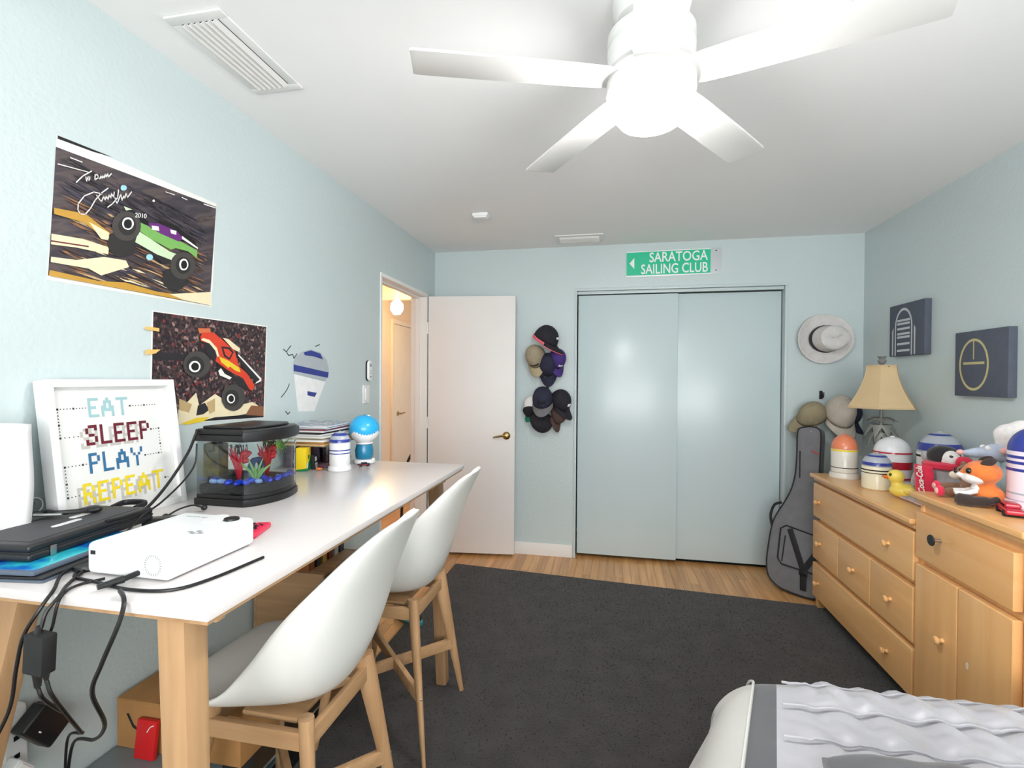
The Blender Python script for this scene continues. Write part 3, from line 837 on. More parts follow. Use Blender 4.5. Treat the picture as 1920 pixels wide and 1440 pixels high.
# ------------------------------------------------------------------ vents and detector on the ceiling
def vent(label, cx, cy, sx, sy, along_y, n, tilt):
    t = thing('ceiling_vent', label, 'vent', (cx, cy, H))
    def fr(b):
        o_, w_ = .012, .032
        b.box((-sx / 2, -sy / 2, -.008), (sx / 2, -sy / 2 + w_, -.0005), bev=.003)
        b.box((-sx / 2, sy / 2 - w_, -.008), (sx / 2, sy / 2, -.0005), bev=.003)
        b.box((-sx / 2, -sy / 2 + w_, -.008), (-sx / 2 + w_, sy / 2 - w_, -.0005), bev=.003)
        b.box((sx / 2 - w_, -sy / 2 + w_, -.008), (sx / 2, sy / 2 - w_, -.0005), bev=.003)
    part('grille_frame', 'metal_white', t, fr)
    part('duct', 'vent_dark', t, lambda b: b.box((-sx / 2 + .034, -sy / 2 + .034, -.0035), (sx / 2 - .034, sy / 2 - .034, -.0015)))
    span = (sx if along_y else sy) - .068
    for k in range(n):
        p = -span / 2 + span * (k + .5) / n
        def sl(b):
            if along_y:
                b.box((-span / n * .44, -sy / 2 + .03, -.0008), (span / n * .44, sy / 2 - .03, .0008), M=Matrix.Translation((p, 0, -.010)) @ Matrix.Rotation(tilt, 4, 'Y'))
            else:
                b.box((-sx / 2 + .03, -span / n * .52, -.0008), (sx / 2 - .03, span / n * .52, .0008), M=Matrix.Translation((0, p, -.010)) @ Matrix.Rotation(tilt, 4, 'X'))
        part('slat', 'metal_white', t, sl, sharp=None)
vent('large white louvred air vent in the ceiling above the left wall', .246, -2.477, .190, .385, True, 6, -.50)
vent('small white slotted air vent in the ceiling over the closet', 1.20, -.23, .345, .185, False, 5, -.85)
t = thing('smoke_detector', 'small white box on the ceiling near the doorway', 'detector', (.622, -.86, H))
part('casing', 'white_plastic', t, lambda b: b.box((-.05, -.035, -.022), (.05, .035, -.0005), bev=.005))
part('cover', 'white_plastic', t, lambda b: b.box((-.042, -.028, -.030), (.042, .028, -.020), bev=.004))
# ------------------------------------------------------------------ things on the walls
for n_, c_ in dict(art_white=(238, 236, 232), art_black=(22, 20, 22), art_gold=(196, 150, 60), art_cream=(236, 222, 186), art_maroon=(110, 44, 48),
                   art_tire=(70, 66, 64), art_tire2=(44, 42, 42), art_dark=(40, 36, 40), art_palegreen=(206, 226, 190), art_green=(120, 176, 92), art_purple=(104, 40, 120),
                   art_sky=(160, 214, 236), art_tan=(196, 168, 120), art_brown=(140, 92, 62), art_yellow=(232, 200, 50), art_orange=(206, 110, 70), art_red=(214, 66, 40),
                   decal_white=(240, 240, 240), decal_grey=(176, 184, 190), decal_blue=(44, 58, 140), tape=(238, 190, 110)).items():
    mat(n_, c_, 0.38, var=0.04, vscale=30)
ramp_mat('streaks', [(.30, (44, 40, 48)), (.46, (66, 60, 68)), (.56, (92, 80, 80)), (.64, (64, 56, 62)), (.78, (140, 118, 100))], 30, (1, .16, 1), (-.42, 0, 0), rough=.35)
ramp_mat('crowd', [(0, (40, 30, 34)), (.35, (66, 50, 52)), (.6, (96, 72, 72)), (.78, (52, 38, 44)), (.90, (150, 120, 112)), (.96, (120, 44, 48))], 110, tex='VORONOI', rough=.35)

def print_layers(b, layers, w0=.0012, dw=None):
    """flat inks, one over the other (world Y, Z on the left wall)"""
    dw = dw or min(.00012, .0045 / len(layers))
    for k, (m_, pts) in enumerate(layers):
        b.flat(pts, w0 + dw * k, m_)

LWM = left_wall(0, 0)
# blurred crowd behind the first truck: many short streaks of ink, all leaning the way the camera was panned
sr = random.Random(21)
def streak_layers(n):
    out = []
    for k in range(n):
        y_, z_ = sr.uniform(-2.845, -2.345), sr.uniform(1.665, 1.985)
        top = z_ > 1.86 - (y_ + 2.6) * .10
        ln, th = sr.uniform(.02, .11), sr.uniform(.0012, .0045)
        if y_ + ln > -2.335 or z_ > 2.0 - (y_ + 2.84) * .12:
            continue
        c_ = sr.choice(['ink_plum', 'ink_slate', 'art_dark', 'ink_slate']) if top else sr.choice(['ink_brown', 'ink_umber', 'art_dark', 'ink_rust', 'ink_sand', 'ink_umber', 'ink_plum', 'art_cream' if z_ < 1.76 else 'ink_brown'])
        dz = -ln * sr.uniform(.10, .20)
        out.append((c_, [(y_, z_), (y_ + ln * .5, z_ + dz * .5 + th), (y_ + ln, z_ + dz), (y_ + ln * .5, z_ + dz * .5 - th)]))
    return [o for o in out if min(p[1] for p in o[1]) > 1.662]
for n_, c_ in dict(ink_plum=(74, 68, 84), ink_slate=(58, 54, 64), ink_brown=(120, 88, 68), ink_umber=(76, 58, 54), ink_rust=(146, 104, 70), ink_sand=(196, 164, 122)).items():
    mat(n_, c_, .38, var=.04)
POSTER1 = POSTER1[:3] + streak_layers(560) + POSTER1[3:]
t = thing('signed_poster', 'poster of a green and purple monster truck, signed in white pen', 'poster', (0, -2.58, 1.84))
inv = Matrix.Translation((0, 2.58, -1.84))
part('paper', 'art_white', t, lambda b: b.prism(POSTER1[0][1], .0002, .0010), M=inv @ LWM)
part('print', None, t, lambda b: print_layers(b, POSTER1[1:]), M=inv @ LWM, sharp=None)
part('autograph', 'art_white', t, lambda b: [b.ribbon(s, .0028, .0062) for s in SIGNATURE], M=inv @ LWM, sharp=None)
text_mesh('2010', .020, inv @ left_wall(-2.628, 1.882, .0062) @ Matrix.Rotation(.22, 4, 'Z'), 'art_white', 'date', t, shear=.3)

t = thing('truck_poster', 'poster of an orange monster truck jumping before a crowd', 'poster', (0, -2.30, 1.42))
inv = Matrix.Translation((0, 2.30, -1.42))
part('paper', 'art_white', t, lambda b: b.prism(POSTER2[0][1], .0002, .0010), M=inv @ LWM)
part('print', None, t, lambda b: print_layers(b, POSTER2[1:]), M=inv @ LWM, sharp=None)
for k, pts in enumerate(TAPES):
    o = tag(part('tape', 'tape', None, lambda b: b.prism(pts, .0058, .0066), M=LWM),
            ['upper', 'lower'][k] + ' strip of orange tape on the left edge of the orange truck poster', 'tape', 'tape strips on the poster')

# plain stand-in sticker in the same place, size and colours, with drawn cracks around it
t = thing('wall_sticker', 'white and blue round-topped wall sticker above the magazine stack', 'sticker', (0, -1.72, 1.39))
inv = Matrix.Translation((0, 1.72, -1.39))
part('vinyl', None, t, lambda b: print_layers(b, DECAL, .0006, .0003), M=inv @ LWM, sharp=None)
part('crack', 'art_black', t, lambda b: [b.ribbon(s, .0045, .0006) for s in CRACKS], M=inv @ LWM, sharp=None)

t = thing('fan_remote', 'white oval remote control in a wall cradle by the doorway', 'remote', (0, -1.15, 1.443))
def oval(hw, hh, n=24):
    return [(hw * math.cos(a), (hh - hw) * (1 if math.sin(a) > 0 else -1) + hw * math.sin(a)) for a in [2 * PI * (k + .5) / n for k in range(n)]]
LR = frame((0, 0, 0), (0, 1, 0), (0, 0, 1), (1, 0, 0))
part('cradle', 'black_plastic', t, lambda b: b.prism(oval(.024, .062), .0, .008, bev=.002), M=LR)
part('body', 'white_plastic', t, lambda b: b.prism(oval(.023, .061), .008, .022, bev=.005), M=LR)
for z, r_, m_ in ((.032, .011, 'grey_plastic'), (-.002, .005, 'grey_plastic'), (-.016, .005, 'grey_plastic'), (-.036, .005, 'black_plastic')):
    part('button', m_, t, lambda b: b.lathe([(r_, 0), (r_, .0012), (0, .0015)], M=Matrix.Translation((0, z, .0215)), n=14), M=LR)
t = thing('light_switch', 'white rocker light switch below the wall remote', 'switch', (0, -1.172, 1.302))
part('plate', 'white_plastic', t, lambda b: b.box((-.037, -.054, .0), (.037, .054, .006), bev=.002), M=LR)
part('rocker', 'trim_white', t, lambda b: b.box((-.017, -.034, .005), (.017, .034, .010), bev=.002), M=LR)
part('screw', 'grey_plastic', t, lambda b: [b.lathe([(.003, 0), (.003, .001), (0, .001)], M=Matrix.Translation((0, s * .046, .006)), n=8) for s in (-1, 1)], M=LR)

# street sign over the closet
mat('sign_green', (30, 196, 150), .35, var=.02)
mat('sign_grey', (206, 210, 214), .35, metal=.2, var=.04)
mat('sign_white', (244, 246, 246), .35, var=.01)
t = thing('street_sign', 'green street sign reading SARATOGA SAILING CLUB over the closet', 'sign', (1.885, 0, 2.285))
SM = frame((0, 0, 0), (math.cos(.004), 0, math.sin(.004)), (0, 0, 1), (0, -1, 0))
part('plate', 'sign_grey', t, lambda b: b.box((-.345, -.098, .0004), (.345, .098, .003), bev=.001), M=SM)
part('green_field', 'sign_green', t, lambda b: b.box((-.340, -.088, .003), (.268, .088, .0036)), M=SM)
part('stripe', 'sign_white', t, lambda b: [b.box((-.340, .088, .003), (.268, .0945, .0036)), b.box((-.340, -.0945, .003), (.268, -.088, .0036))], M=SM)
part('arrow', 'sign_white', t, lambda b: b.flat([(-.318, .004), (-.282, .046), (-.282, -.038)], .0041), M=SM, sharp=None)
text_mesh('SARATOGA', .103, SM @ Matrix.Translation((.247, .010, .0038)), 'sign_white', 'lettering', t, align='RIGHT', sx=.78, bold=.0012)
text_mesh('SAILING CLUB', .103, SM @ Matrix.Translation((.250, -.078, .0038)), 'sign_white', 'lettering', t, align='RIGHT', sx=.735, bold=.0012)
part('bolt', 'black_matte', t, lambda b: [b.lathe([(.005, 0), (.004, .003), (0, .003)], M=Matrix.Translation((.306, z, .003)), n=8) for z in (.075, -.07)], M=SM)

# two canvases on the right wall: plain stand-in designs in the same colours
mat('canvas_slate', (84, 90, 104), .8, var=.06, vscale=30, bump=.2, bscale=300)
mat('paint_silver', (196, 200, 204), .4, var=.06)
mat('paint_gold', (196, 184, 130), .4, var=.08)
RM = frame((0, 0, 0), (0, -1, 0), (0, 0, 1), (-1, 0, 0))
t = thing('canvas', 'dark slate canvas with a silver banded arch, nearest the corner', 'canvas', (W, -.558, 1.708))
part('panel', 'canvas_slate', t, lambda b: b.box((-.158, -.155, .0005), (.190, .155, .035), bev=.003), M=RM)
def arch(cx, y0, y1, hw, n=12):
    return [(cx - hw, y0)] + [(cx - hw * math.cos(PI * k / n), y1 + hw * 1.25 * math.sin(PI * k / n)) for k in range(n + 1)] + [(cx + hw, y0)]
def stand1(b):
    o_, i_ = arch(-.01, -.152, .02, .088), arch(-.01, -.152, .02, .076)
    for (p, q), (r_, s) in zip(zip(o_, o_[1:]), zip(i_, i_[1:])):
        b.flat([p, q, s, r_], .0356)
    for y in (-.13, -.09, -.05, -.03, .0, .03, .05):
        b.flat([(-.074, y), (.054, y), (.054, y + .013), (-.074, y + .013)], .0356)
    b.flat([(.094, -.15), (.108, -.15), (.108, -.0), (.094, .02)], .0356)
    b.flat([(-.128, -.15), (-.114, -.15), (-.114, .02), (-.128, -.0)], .0356)
part('painted_bands', 'paint_silver', t, stand1, M=RM, sharp=None)
t = thing('canvas', 'dark slate canvas with a gold oval outline, above the stuffed toys', 'canvas', (W, -1.148, 1.487))
part('panel', 'canvas_slate', t, lambda b: b.box((-.150, -.157, .0005), (.190, .157, .035), bev=.003), M=RM)
def stand2(b):
    for (rx, ry, w_) in ((.098, .125, .012),):
        o_, i_ = circle(-.02, -.005, rx, 40, ry), circle(-.02, -.005, rx - w_, 40, ry - w_)
        for k in range(40):
            b.flat([o_[k], o_[(k + 1) % 40], i_[(k + 1) % 40], i_[k]], .0356)
    b.flat([(-.024, .02), (-.016, .02), (-.016, .11), (-.024, .11)], .0356)
    b.flat([(-.09, -.004), (.05, -.004), (.05, .008), (-.09, .008)], .0356)
part('painted_oval', 'paint_gold', t, stand2, M=RM, sharp=None)

# ------------------------------------------------------------------ hats on hooks
for n_, c_ in dict(cap_black=(34, 32, 40), cap_pink=(240, 108, 124), cap_khaki=(160, 148, 124), cap_khaki2=(176, 162, 132), cap_navy=(40, 40, 62), cap_purple=(70, 48, 120), cap_white=(232, 232, 232),
                   cap_green=(20, 120, 88), cap_grey=(116, 114, 116), cap_brown=(88, 66, 62), cap_beige=(196, 186, 174), cap_tan=(150, 138, 112), felt_white=(216, 212, 210), band_black=(52, 50, 54)).items():
    mat(n_, c_, .85, var=.07, vscale=25, bump=.25, bscale=220, bdist=.001)

def cap(name, label, o, front, up, crown, brim, s=1.0, under=None, logo=None, group='caps hanging on the wall hooks', squash=1.0):
    """baseball cap: crown, curved peak, button, strap; local +x front, +z up"""
    t = thing(name, label, 'cap', o, 0, group)
    M = axes((0, 0, 0), front, up) @ Matrix.Scale(s, 4)
    def crown_fn(u, v):
        a = u * 2 * PI
        e = v * PI / 2
        r_ = math.cos(e) ** .85
        x = .098 * r_ * math.cos(a)
        y = .080 * r_ * math.sin(a)
        z = .115 * squash * math.sin(e) ** .95
        return V(x * (1 + .06 * math.cos(a)), y, z)
    part('crown', crown, t, lambda b: b.grid(crown_fn, 24, 8, closed=True), M=M, sharp=60, solid=.003)
    def brim_fn(lift):
        def f(u, v):
            a = (u - .5) * PI * .86
            r_ = 1 + v * .78 * math.cos(a) ** .6
            x = .098 * r_ * math.cos(a) + .01
            y = .080 * (1 + .05 * v) * math.sin(a)
            return V(x, y, .004 + lift - .018 * v * math.cos(a) - 3.0 * y * y * min(1, v * 1.6))
        return f
    part('peak', brim, t, lambda b: b.grid(brim_fn(0), 16, 6), M=M, sharp=60, solid=.004)
    if under:
        part('crown_lining', under, t, lambda b: b.grid(lambda u, v: V(.1035 * math.cos(u * 2 * PI) * (1 + .06 * math.cos(u * 2 * PI)) * .985, .080 * math.sin(u * 2 * PI) * .985, -.020 + .022 * v), 24, 2, closed=True), M=M, sharp=60, solid=.003)
        part('peak_lining', under, t, lambda b: b.grid(brim_fn(-.0065), 16, 6), M=M, sharp=60, solid=.003)
    part('button', crown, t, lambda b: b.ell((0, 0, .116 * squash), (.008, .008, .005), n=10), M=M)
    part('seam', crown, t, lambda b: [b.tube([crown_fn(k / 6, j / 8) * 1.008 for j in range(9)], .0016, n=5) for k in range(6)], M=M)
    if logo:
        m_, w_, h_, zz = logo
        def lg(b):
            b.grid(lambda u, v: crown_fn((u - .5) * w_ / .55 % 1.0 if False else (u - .5) * w_, zz + v * h_) * 1.012, 8, 2)
        part('badge', m_, t, lg, M=M, sharp=None, solid=.002)
    return t

def hook(label, x, z):
    t = thing('wall_hook', label, 'hook', (x, 0, z), 0, 'wall hooks')
    part('plate', 'black_plastic', t, lambda b: b.box((-.011, -.004, -.03), (.011, -.0003, .03), bev=.002))
    part('prong', 'black_plastic', t, lambda b: b.tube(smooth_path([(0, -.003, -.01), (0, -.03, -.018), (0, -.045, .0), (0, -.046, .02)], 4), .006, n=8))
hook('black wall hook behind the upper cluster of caps', .940, 1.775)
hook('black wall hook at the top of the lower cluster of caps', .944, 1.350)
hook('black wall hook above the beige cap in the corner', 2.905, 1.300)

cap('cap', 'black cap with a pink lined peak, topmost of the upper cluster', (.935, -.135, 1.70), (.80, -.12, -.52), (.50, -.22, .84), 'cap_black', 'cap_black', 1.0, under='cap_pink', logo=('cap_white', .12, .10, .32))
cap('cap', 'khaki cap with its peak hanging down in the upper cluster', (.865, -.10, 1.575), (.10, -.30, -.92), (-.25, -.86, .34), 'cap_khaki', 'cap_khaki2', .93, logo=('cap_black', .16, .08, .16))
cap('cap', 'dark navy cap at the bottom of the upper cluster', (.955, -.075, 1.515), (.05, -.15, -1), (.05, -.98, .15), 'cap_navy', 'cap_navy', .95)
cap('cap', 'purple cap with a pale badge on its peak in the upper cluster', (1.02, -.085, 1.555), (.25, -.35, -.9), (.55, -.72, .4), 'cap_purple', 'cap_purple', .80, logo=('cap_white', .10, .12, .2))
cap('cap', 'navy cap with a grey peak at the front of the lower cluster', (.925, -.125, 1.235), (.03, -.72, -.69), (-.05, -.58, .80), 'cap_navy', 'cap_grey', .98, logo=('cap_black', .14, .16, .22))
cap('cap', 'black cap facing right with a round white badge, lower cluster', (1.045, -.085, 1.225), (.60, -.30, -.74), (.55, -.52, .64), 'cap_black', 'cap_black', .92, logo=('cap_white', .08, .14, .30))
cap('cap', 'brown peaked cap hanging edge-on in the lower cluster', (1.02, -.05, 1.13), (.28, -.25, -.92), (.80, -.5, .2), 'cap_brown', 'cap_brown', .78)
cap('cap', 'black cap upside down at the bottom of the lower cluster', (.905, -.055, 1.085), (-.55, -.55, .30), (.12, -.70, -.66), 'cap_black', 'cap_black', .98)
cap('cap', 'white cap with a green peak at the left of the lower cluster', (.845, -.06, 1.195), (-.42, -.30, -.8), (-.50, -.80, .45), 'cap_white', 'cap_green', .78)

# wide pale hat hung flat on the back wall
t = thing('brimmed_hat', 'off-white wide-brimmed hat with a black band on the wall', 'hat', (2.912, 0, 1.698))
HM = frame((0, -.012, 0), (1, 0, 0), (0, 0, 1), (0, -1, 0))
def brim_pt(u, v):
    a = u * 2 * PI
    r_ = .095 + v * .085
    return V(r_ * math.cos(a), r_ * .97 * math.sin(a), .006 + .026 * v * v + .016 * v * math.cos(2 * a))
part('brim', 'felt_white', t, lambda b: b.grid(brim_pt, 40, 8, closed=True), M=HM, sharp=60, solid=.003)
HC = HM @ Matrix.Translation((.012, .0, 0)) @ Matrix.Rotation(.16, 4, 'Y')
def crown_pt(u, v):
    a = u * 2 * PI
    r_ = .104 - .018 * v if v < .75 else (.0905 - .0905 * ((v - .75) / .25) ** 1.3)
    pinch = 1 - .20 * v * max(0, math.cos(a)) ** 3
    z = .115 * min(1, v / .75) + (.010 * math.sin(PI * (v - .75) / .25) - .018 * ((v - .75) / .25) * max(0, 1 - abs(math.sin(a)) * 1.3) if v > .75 else 0)
    return V(r_ * 1.08 * math.cos(a), r_ * .92 * math.sin(a) * pinch, .006 + z)
part('crown', 'felt_white', t, lambda b: b.grid(crown_pt, 32, 16, closed=True), M=HC, sharp=60)
part('ribbon_band', 'band_black', t, lambda b: b.grid(lambda u, v: crown_pt(u, .02 + v * .17) * 1.0 + V(.0025 * math.cos(u * 2 * PI), .0025 * math.sin(u * 2 * PI), 0), 32, 2, closed=True), M=HC, sharp=60)

# caps hanging in the corner above the guitar bag
cap('cap', 'beige newsboy cap hanging in the corner, peak turned down', (2.965, -.125, 1.165), (.10, -.62, -.78), (.05, -.72, .70), 'cap_beige', 'cap_beige', 1.12, squash=1.25, group='caps hanging in the corner')
cap('cap', 'khaki cap lying sideways above the guitar bag', (2.815, -.105, 1.155), (-.86, -.20, -.46), (-.30, -.70, .64), 'cap_tan', 'cap_tan', 1.0, group='caps hanging in the corner')
cap('cap', 'navy cap behind the beige newsboy cap in the corner', (3.03, -.065, 1.175), (.55, -.35, -.75), (.45, -.6, .65), 'cap_navy', 'cap_navy', .95, group='caps hanging in the corner')
# ------------------------------------------------------------------ rug
b = MB()
RUG = [(0.30, -0.345), (2.80, -0.546), (2.80, -4.3), (0.30, -4.3)]
b.prism(RUG, 0.0005, 0.012, bev=.003)
rug = tag(b.build('rug', 'rug_grey'), 'large charcoal shaggy rug covering most of the floor', 'rug')
b = MB()
vsx, fcs = [], []
r_ = random.Random(3)
for k in range(30000):
    v = r_.random() ** 1.15
    u = r_.random()
    y = -0.36 - v * 2.6
    x = 0.305 + u * 2.49
    if y > -0.345 - (x - .3) * .0803 - .006:
        continue
    a, h, w_ = r_.random() * 2 * PI, .002 + .005 * r_.random(), .0026
    dx, dy = .008 * (r_.random() - .5), .008 * (r_.random() - .5)
    i0 = len(vsx)
    vsx += [(x - w_ * math.cos(a), y - w_ * math.sin(a), .010), (x + w_ * math.cos(a), y + w_ * math.sin(a), .010), (x + dx, y + dy, .012 + h)]
    fcs.append((i0, i0 + 1, i0 + 2))
me = bpy.data.meshes.new('pile')
me.from_pydata(vsx, [], fcs)
me.materials.append(MATS['pile_grey'])
pile = bpy.data.objects.new('pile', me)
COL.objects.link(pile)
pile.parent = rug
pile['kind'] = 'stuff'

# ------------------------------------------------------------------ desk
DZ = 1.0
DX0, DX1, DY0, DY1 = 0.006, 0.768, -3.165, -1.682
desk = thing('bar_table', 'long white-topped bar-height desk with splayed wooden legs along the left wall', 'desk', (.39, -2.42, 0))
DI = Matrix.Translation((-.39, 2.42, 0))
part('table_top', 'desk_white', desk, lambda b: b.box((DX0, DY0, DZ - .018), (DX1, DY1, DZ), bev=.002), M=DI)
part('edge_board', 'beech_y', desk, lambda b: b.box((DX0 + .004, DY0 + .006, DZ - .0265), (DX1 - .006, DY1 - .012, DZ - .0182)), M=DI)
for x in (DX0 + .06, DX1 - .17):
    part('rail', 'beech_y', desk, lambda b: b.box((x, DY0 + .10, DZ - .066), (x + .022, DY1 - .10, DZ - .0266), bev=.002), M=DI)
for y in (DY0 + .085, DY1 - .107):
    part('rail', 'beech_x', desk, lambda b: b.box((DX0 + .06, y, DZ - .066), (DX1 - .06, y + .022, DZ - .0266), bev=.002), M=DI)
for sx, x, sy, y in ((-1, DX0 + .125, -1, DY0 + .175), (1, DX1 - .095, -1, DY0 + .045), (-1, DX0 + .115, 1, DY1 - .10), (1, DX1 - .105, 1, DY1 - .10)):
    fx = x + (.03 if sx > 0 else -.090)
    fy = (y - .15 if sx < 0 else y) if sy < 0 else y + .03
    part('leg', 'beech', desk, lambda b: b.bar((x, y, DZ - .0266), (fx, fy, 0.013 if fx > .3 else 0), .060, .056, ref=(1, 0, 0), bev=.010, wx2=.050, wy2=.046), M=DI)

# ------------------------------------------------------------------ moulded chairs
PROF_C = [(0, (-.240, .598)), (.06, (-.218, .606)), (.16, (-.165, .598)), (.32, (-.05, .568)), (.46, (.06, .556)), (.57, (.150, .580)), (.66, (.205, .660)), (.80, (.256, .830)), (.92, (.307, .960)), (1, (.352, 1.045))]
PROF_E = [(0, (-.232, .594)), (.06, (-.205, .600)), (.16, (-.140, .608)), (.32, (-.040, .650)), (.46, (.045, .735)), (.57, (.112, .820)), (.66, (.168, .882)), (.80, (.250, .962)), (.92, (.314, 1.018)), (1, (.350, 1.042))]
PROF_W = [(0, (.165,)), (.06, (.185,)), (.16, (.207,)), (.32, (.226,)), (.46, (.232,)), (.57, (.232,)), (.66, (.228,)), (.80, (.196,)), (.92, (.128,)), (1, (.035,))]
def shell_pt(u, v):
    s = (u - .5) * 2
    c, e, w_ = smooth_tab(PROF_C, v), smooth_tab(PROF_E, v), smooth_tab(PROF_W, v)[0]
    t_ = 1 - math.cos(abs(s) * PI / 2)
    return V(c[0] + (e[0] - c[0]) * t_, w_ * math.sin(s * PI / 2), c[1] + (e[1] - c[1]) * t_)

def chair(label, x, y, rz):
    t = thing('bar_chair', label, 'chair', (x, y, .012), rz, 'chairs tucked under the desk')
    Z = Matrix.Translation((0, 0, -.012))
    part('seat_shell', 'shell_white', t, lambda b: b.grid(shell_pt, 36, 48), M=Z, sharp=60, solid=.013, offset=-1)
    tops, feet = {}, {}
    for sx in (-1, 1):
        for sy in (-1, 1):
            a, c = V(sx * .135, sy * .140, .572), V(sx * .215, sy * .225, .012)
            tops[sx, sy], feet[sx, sy] = a, c
            part('leg', 'beech', t, lambda b: b.tube([a, a.lerp(c, .12), a.lerp(c, .5), c], [.030, .029, .021, .0105], n=12, flat=.62, ref=(sx, sy, 0)), M=Z)
    part('seat_mount', 'beech_x', t, lambda b: b.box((-.07, -.11, .527), (.09, .11, .543), bev=.006), M=Z)
    def at(k, z):
        a, c = tops[k], feet[k]
        return a.lerp(c, (a.z - z) / (a.z - c.z))
    for k1, k2 in (((1, 1), (1, -1)), ((-1, 1), (-1, -1)), ((1, 1), (-1, 1)), ((1, -1), (-1, -1))):
        part('rail', 'beech_y' if k1[0] == k2[0] else 'beech_x', t, lambda b: b.bar(at(k1, .520), at(k2, .520), .045, .018, bev=.003), M=Z)
    for k1, k2, z in (((1, 1), (-1, -1), .240), ((1, -1), (-1, 1), .241)):
        part('cross_stretcher', 'beech_y', t, lambda b: b.bar(at(k1, z), at(k2, z), .042, .020, bev=.003), M=Z)
    for sx in (-1, 1):
        for sy in (-1, 1):
            p = at((sx, sy), .24)
            part('screw', 'steel', t, lambda b: b.ell(p + V(sx * .012, sy * .012, 0), (.004, .004, .005), n=8), M=Z)
    return t
chair('white shell chair with wooden legs nearest the viewer', .578, -2.668, 0)
chair('white shell chair with wooden legs at the far end of the desk', .578, -2.010, 0)

# ------------------------------------------------------------------ framed motto print leaning on the wall
for n_, c_ in dict(px_aqua=(160, 200, 204), px_maroon=(108, 16, 40), px_blue=(50, 112, 156), px_yellow=(240, 214, 40), px_shadow=(200, 196, 190), px_ink=(60, 60, 64), paper_white=(238, 238, 236)).items():
    mat(n_, c_, .5, var=.02)
FONT = {'E': ['1111', '1000', '1000', '1110', '1000', '1000', '1111'], 'A': ['00100', '01110', '01010', '11011', '11111', '10001', '10001'], 'T': ['11111', '00100', '00100', '00100', '00100', '00100', '00100'],
        'S': ['0111', '1001', '1000', '0110', '0001', '1001', '1110'], 'L': ['1000', '1000', '1000', '1000', '1000', '1000', '1111'], 'P': ['1110', '1001', '1001', '1110', '1000', '1000', '1000'],
        'Y': ['10001', '10001', '01010', '00100', '00100', '00100', '00100'], 'R': ['1110', '1001', '1001', '1110', '1010', '1001', '1001']}
fr = thing('framed_print', 'white framed pixel-letter print reading EAT SLEEP PLAY REPEAT', 'framed print', (.098, -2.715, DZ))
tilt = .135
FM = Matrix.Rotation(-tilt, 4, 'Y') @ frame((0, 0, 0), (0, 1, 0), (0, 0, 1), (1, 0, 0))
fw, fh = .371, .392
def fbord(b):
    e = .020
    b.box((-fw / 2, 0, -.038), (-fw / 2 + e, fh, 0), bev=.0015)
    b.box((fw / 2 - e, 0, -.038), (fw / 2, fh, 0), bev=.0015)
    b.box((-fw / 2 + e, 0, -.038), (fw / 2 - e, e, 0), bev=.0015)
    b.box((-fw / 2 + e, fh - e, -.038), (fw / 2 - e, fh, 0), bev=.0015)
part('border', 'white_plastic', fr, fbord, M=FM)
part('print', 'paper_white', fr, lambda b: b.box((-fw / 2 + .018, .018, -.030), (fw / 2 - .018, fh - .018, -.022)), M=FM)
def word(txt, x0, x1, yc, hgt, col, shadow=None):
    ncol = sum(len(FONT[c][0]) for c in txt) + len(txt) - 1
    cw = (x1 - x0) / ncol
    ch = hgt / 7
    def cells(dx, dy, w_):
        def f(b):
            x = x0
            for c in txt:
                g = FONT[c]
                for r, row in enumerate(g):
                    for q, on in enumerate(row):
                        if on == '1':
                            b.flat([(x + q * cw + dx, yc + hgt / 2 - (r + 1) * ch + dy), (x + (q + 1) * cw + dx, yc + hgt / 2 - (r + 1) * ch + dy),
                                    (x + (q + 1) * cw + dx, yc + hgt / 2 - r * ch + dy), (x + q * cw + dx, yc + hgt / 2 - r * ch + dy)], w_)
                x += (len(g[0]) + 1) * cw
        return f
    if shadow:
        part('letter_shadow', shadow, fr, cells(-.014, -.008, -.0216), M=FM, sharp=None)
    part('lettering', col, fr, cells(0, 0, -.0210), M=FM, sharp=None)
word('EAT', -.072, .041, .316, .053, 'px_aqua')
word('SLEEP', -.086, .100, .241, .055, 'px_maroon', 'px_shadow')
word('PLAY', -.085, .070, .165, .055, 'px_blue')
word('REPEAT', -.108, .130, .086, .056, 'px_yellow', 'px_shadow')
def dots(b):
    def run(x0, y0, x1, y1, n):
        for k in range(n):
            f = k / max(1, n - 1)
            s = .0026 if k % 5 == 0 else .0014
            x, y = x0 + (x1 - x0) * f, y0 + (y1 - y0) * f
            b.flat([(x - s, y - s), (x + s, y - s), (x + s, y + s), (x - s, y + s)], -.0214)
    run(-.148, .316, -.078, .316, 10); run(-.148, .316, -.148, .241, 10); run(-.148, .241, -.105, .241, 5)
    run(.047, .316, .128, .316, 10); run(.106, .241, .132, .241, 4); run(.132, .241, .132, .165, 9); run(.078, .165, .132, .165, 7)
    run(-.145, .165, -.092, .165, 7); run(-.145, .165, -.145, .086, 10); run(-.145, .086, -.118, .086, 4); run(.136, .086, .146, .086, 3)
part('dotted_line', 'px_ink', fr, dots, M=FM, sharp=None)
clear_mat('frame_glass', (255, 255, 255), 0.0, ior=1.12)
part('glass', 'frame_glass', fr, lambda b: b.flat([(-fw / 2 + .019, .019), (fw / 2 - .019, .019), (fw / 2 - .019, fh - .019), (-fw / 2 + .019, fh - .019)], -.011), M=FM)

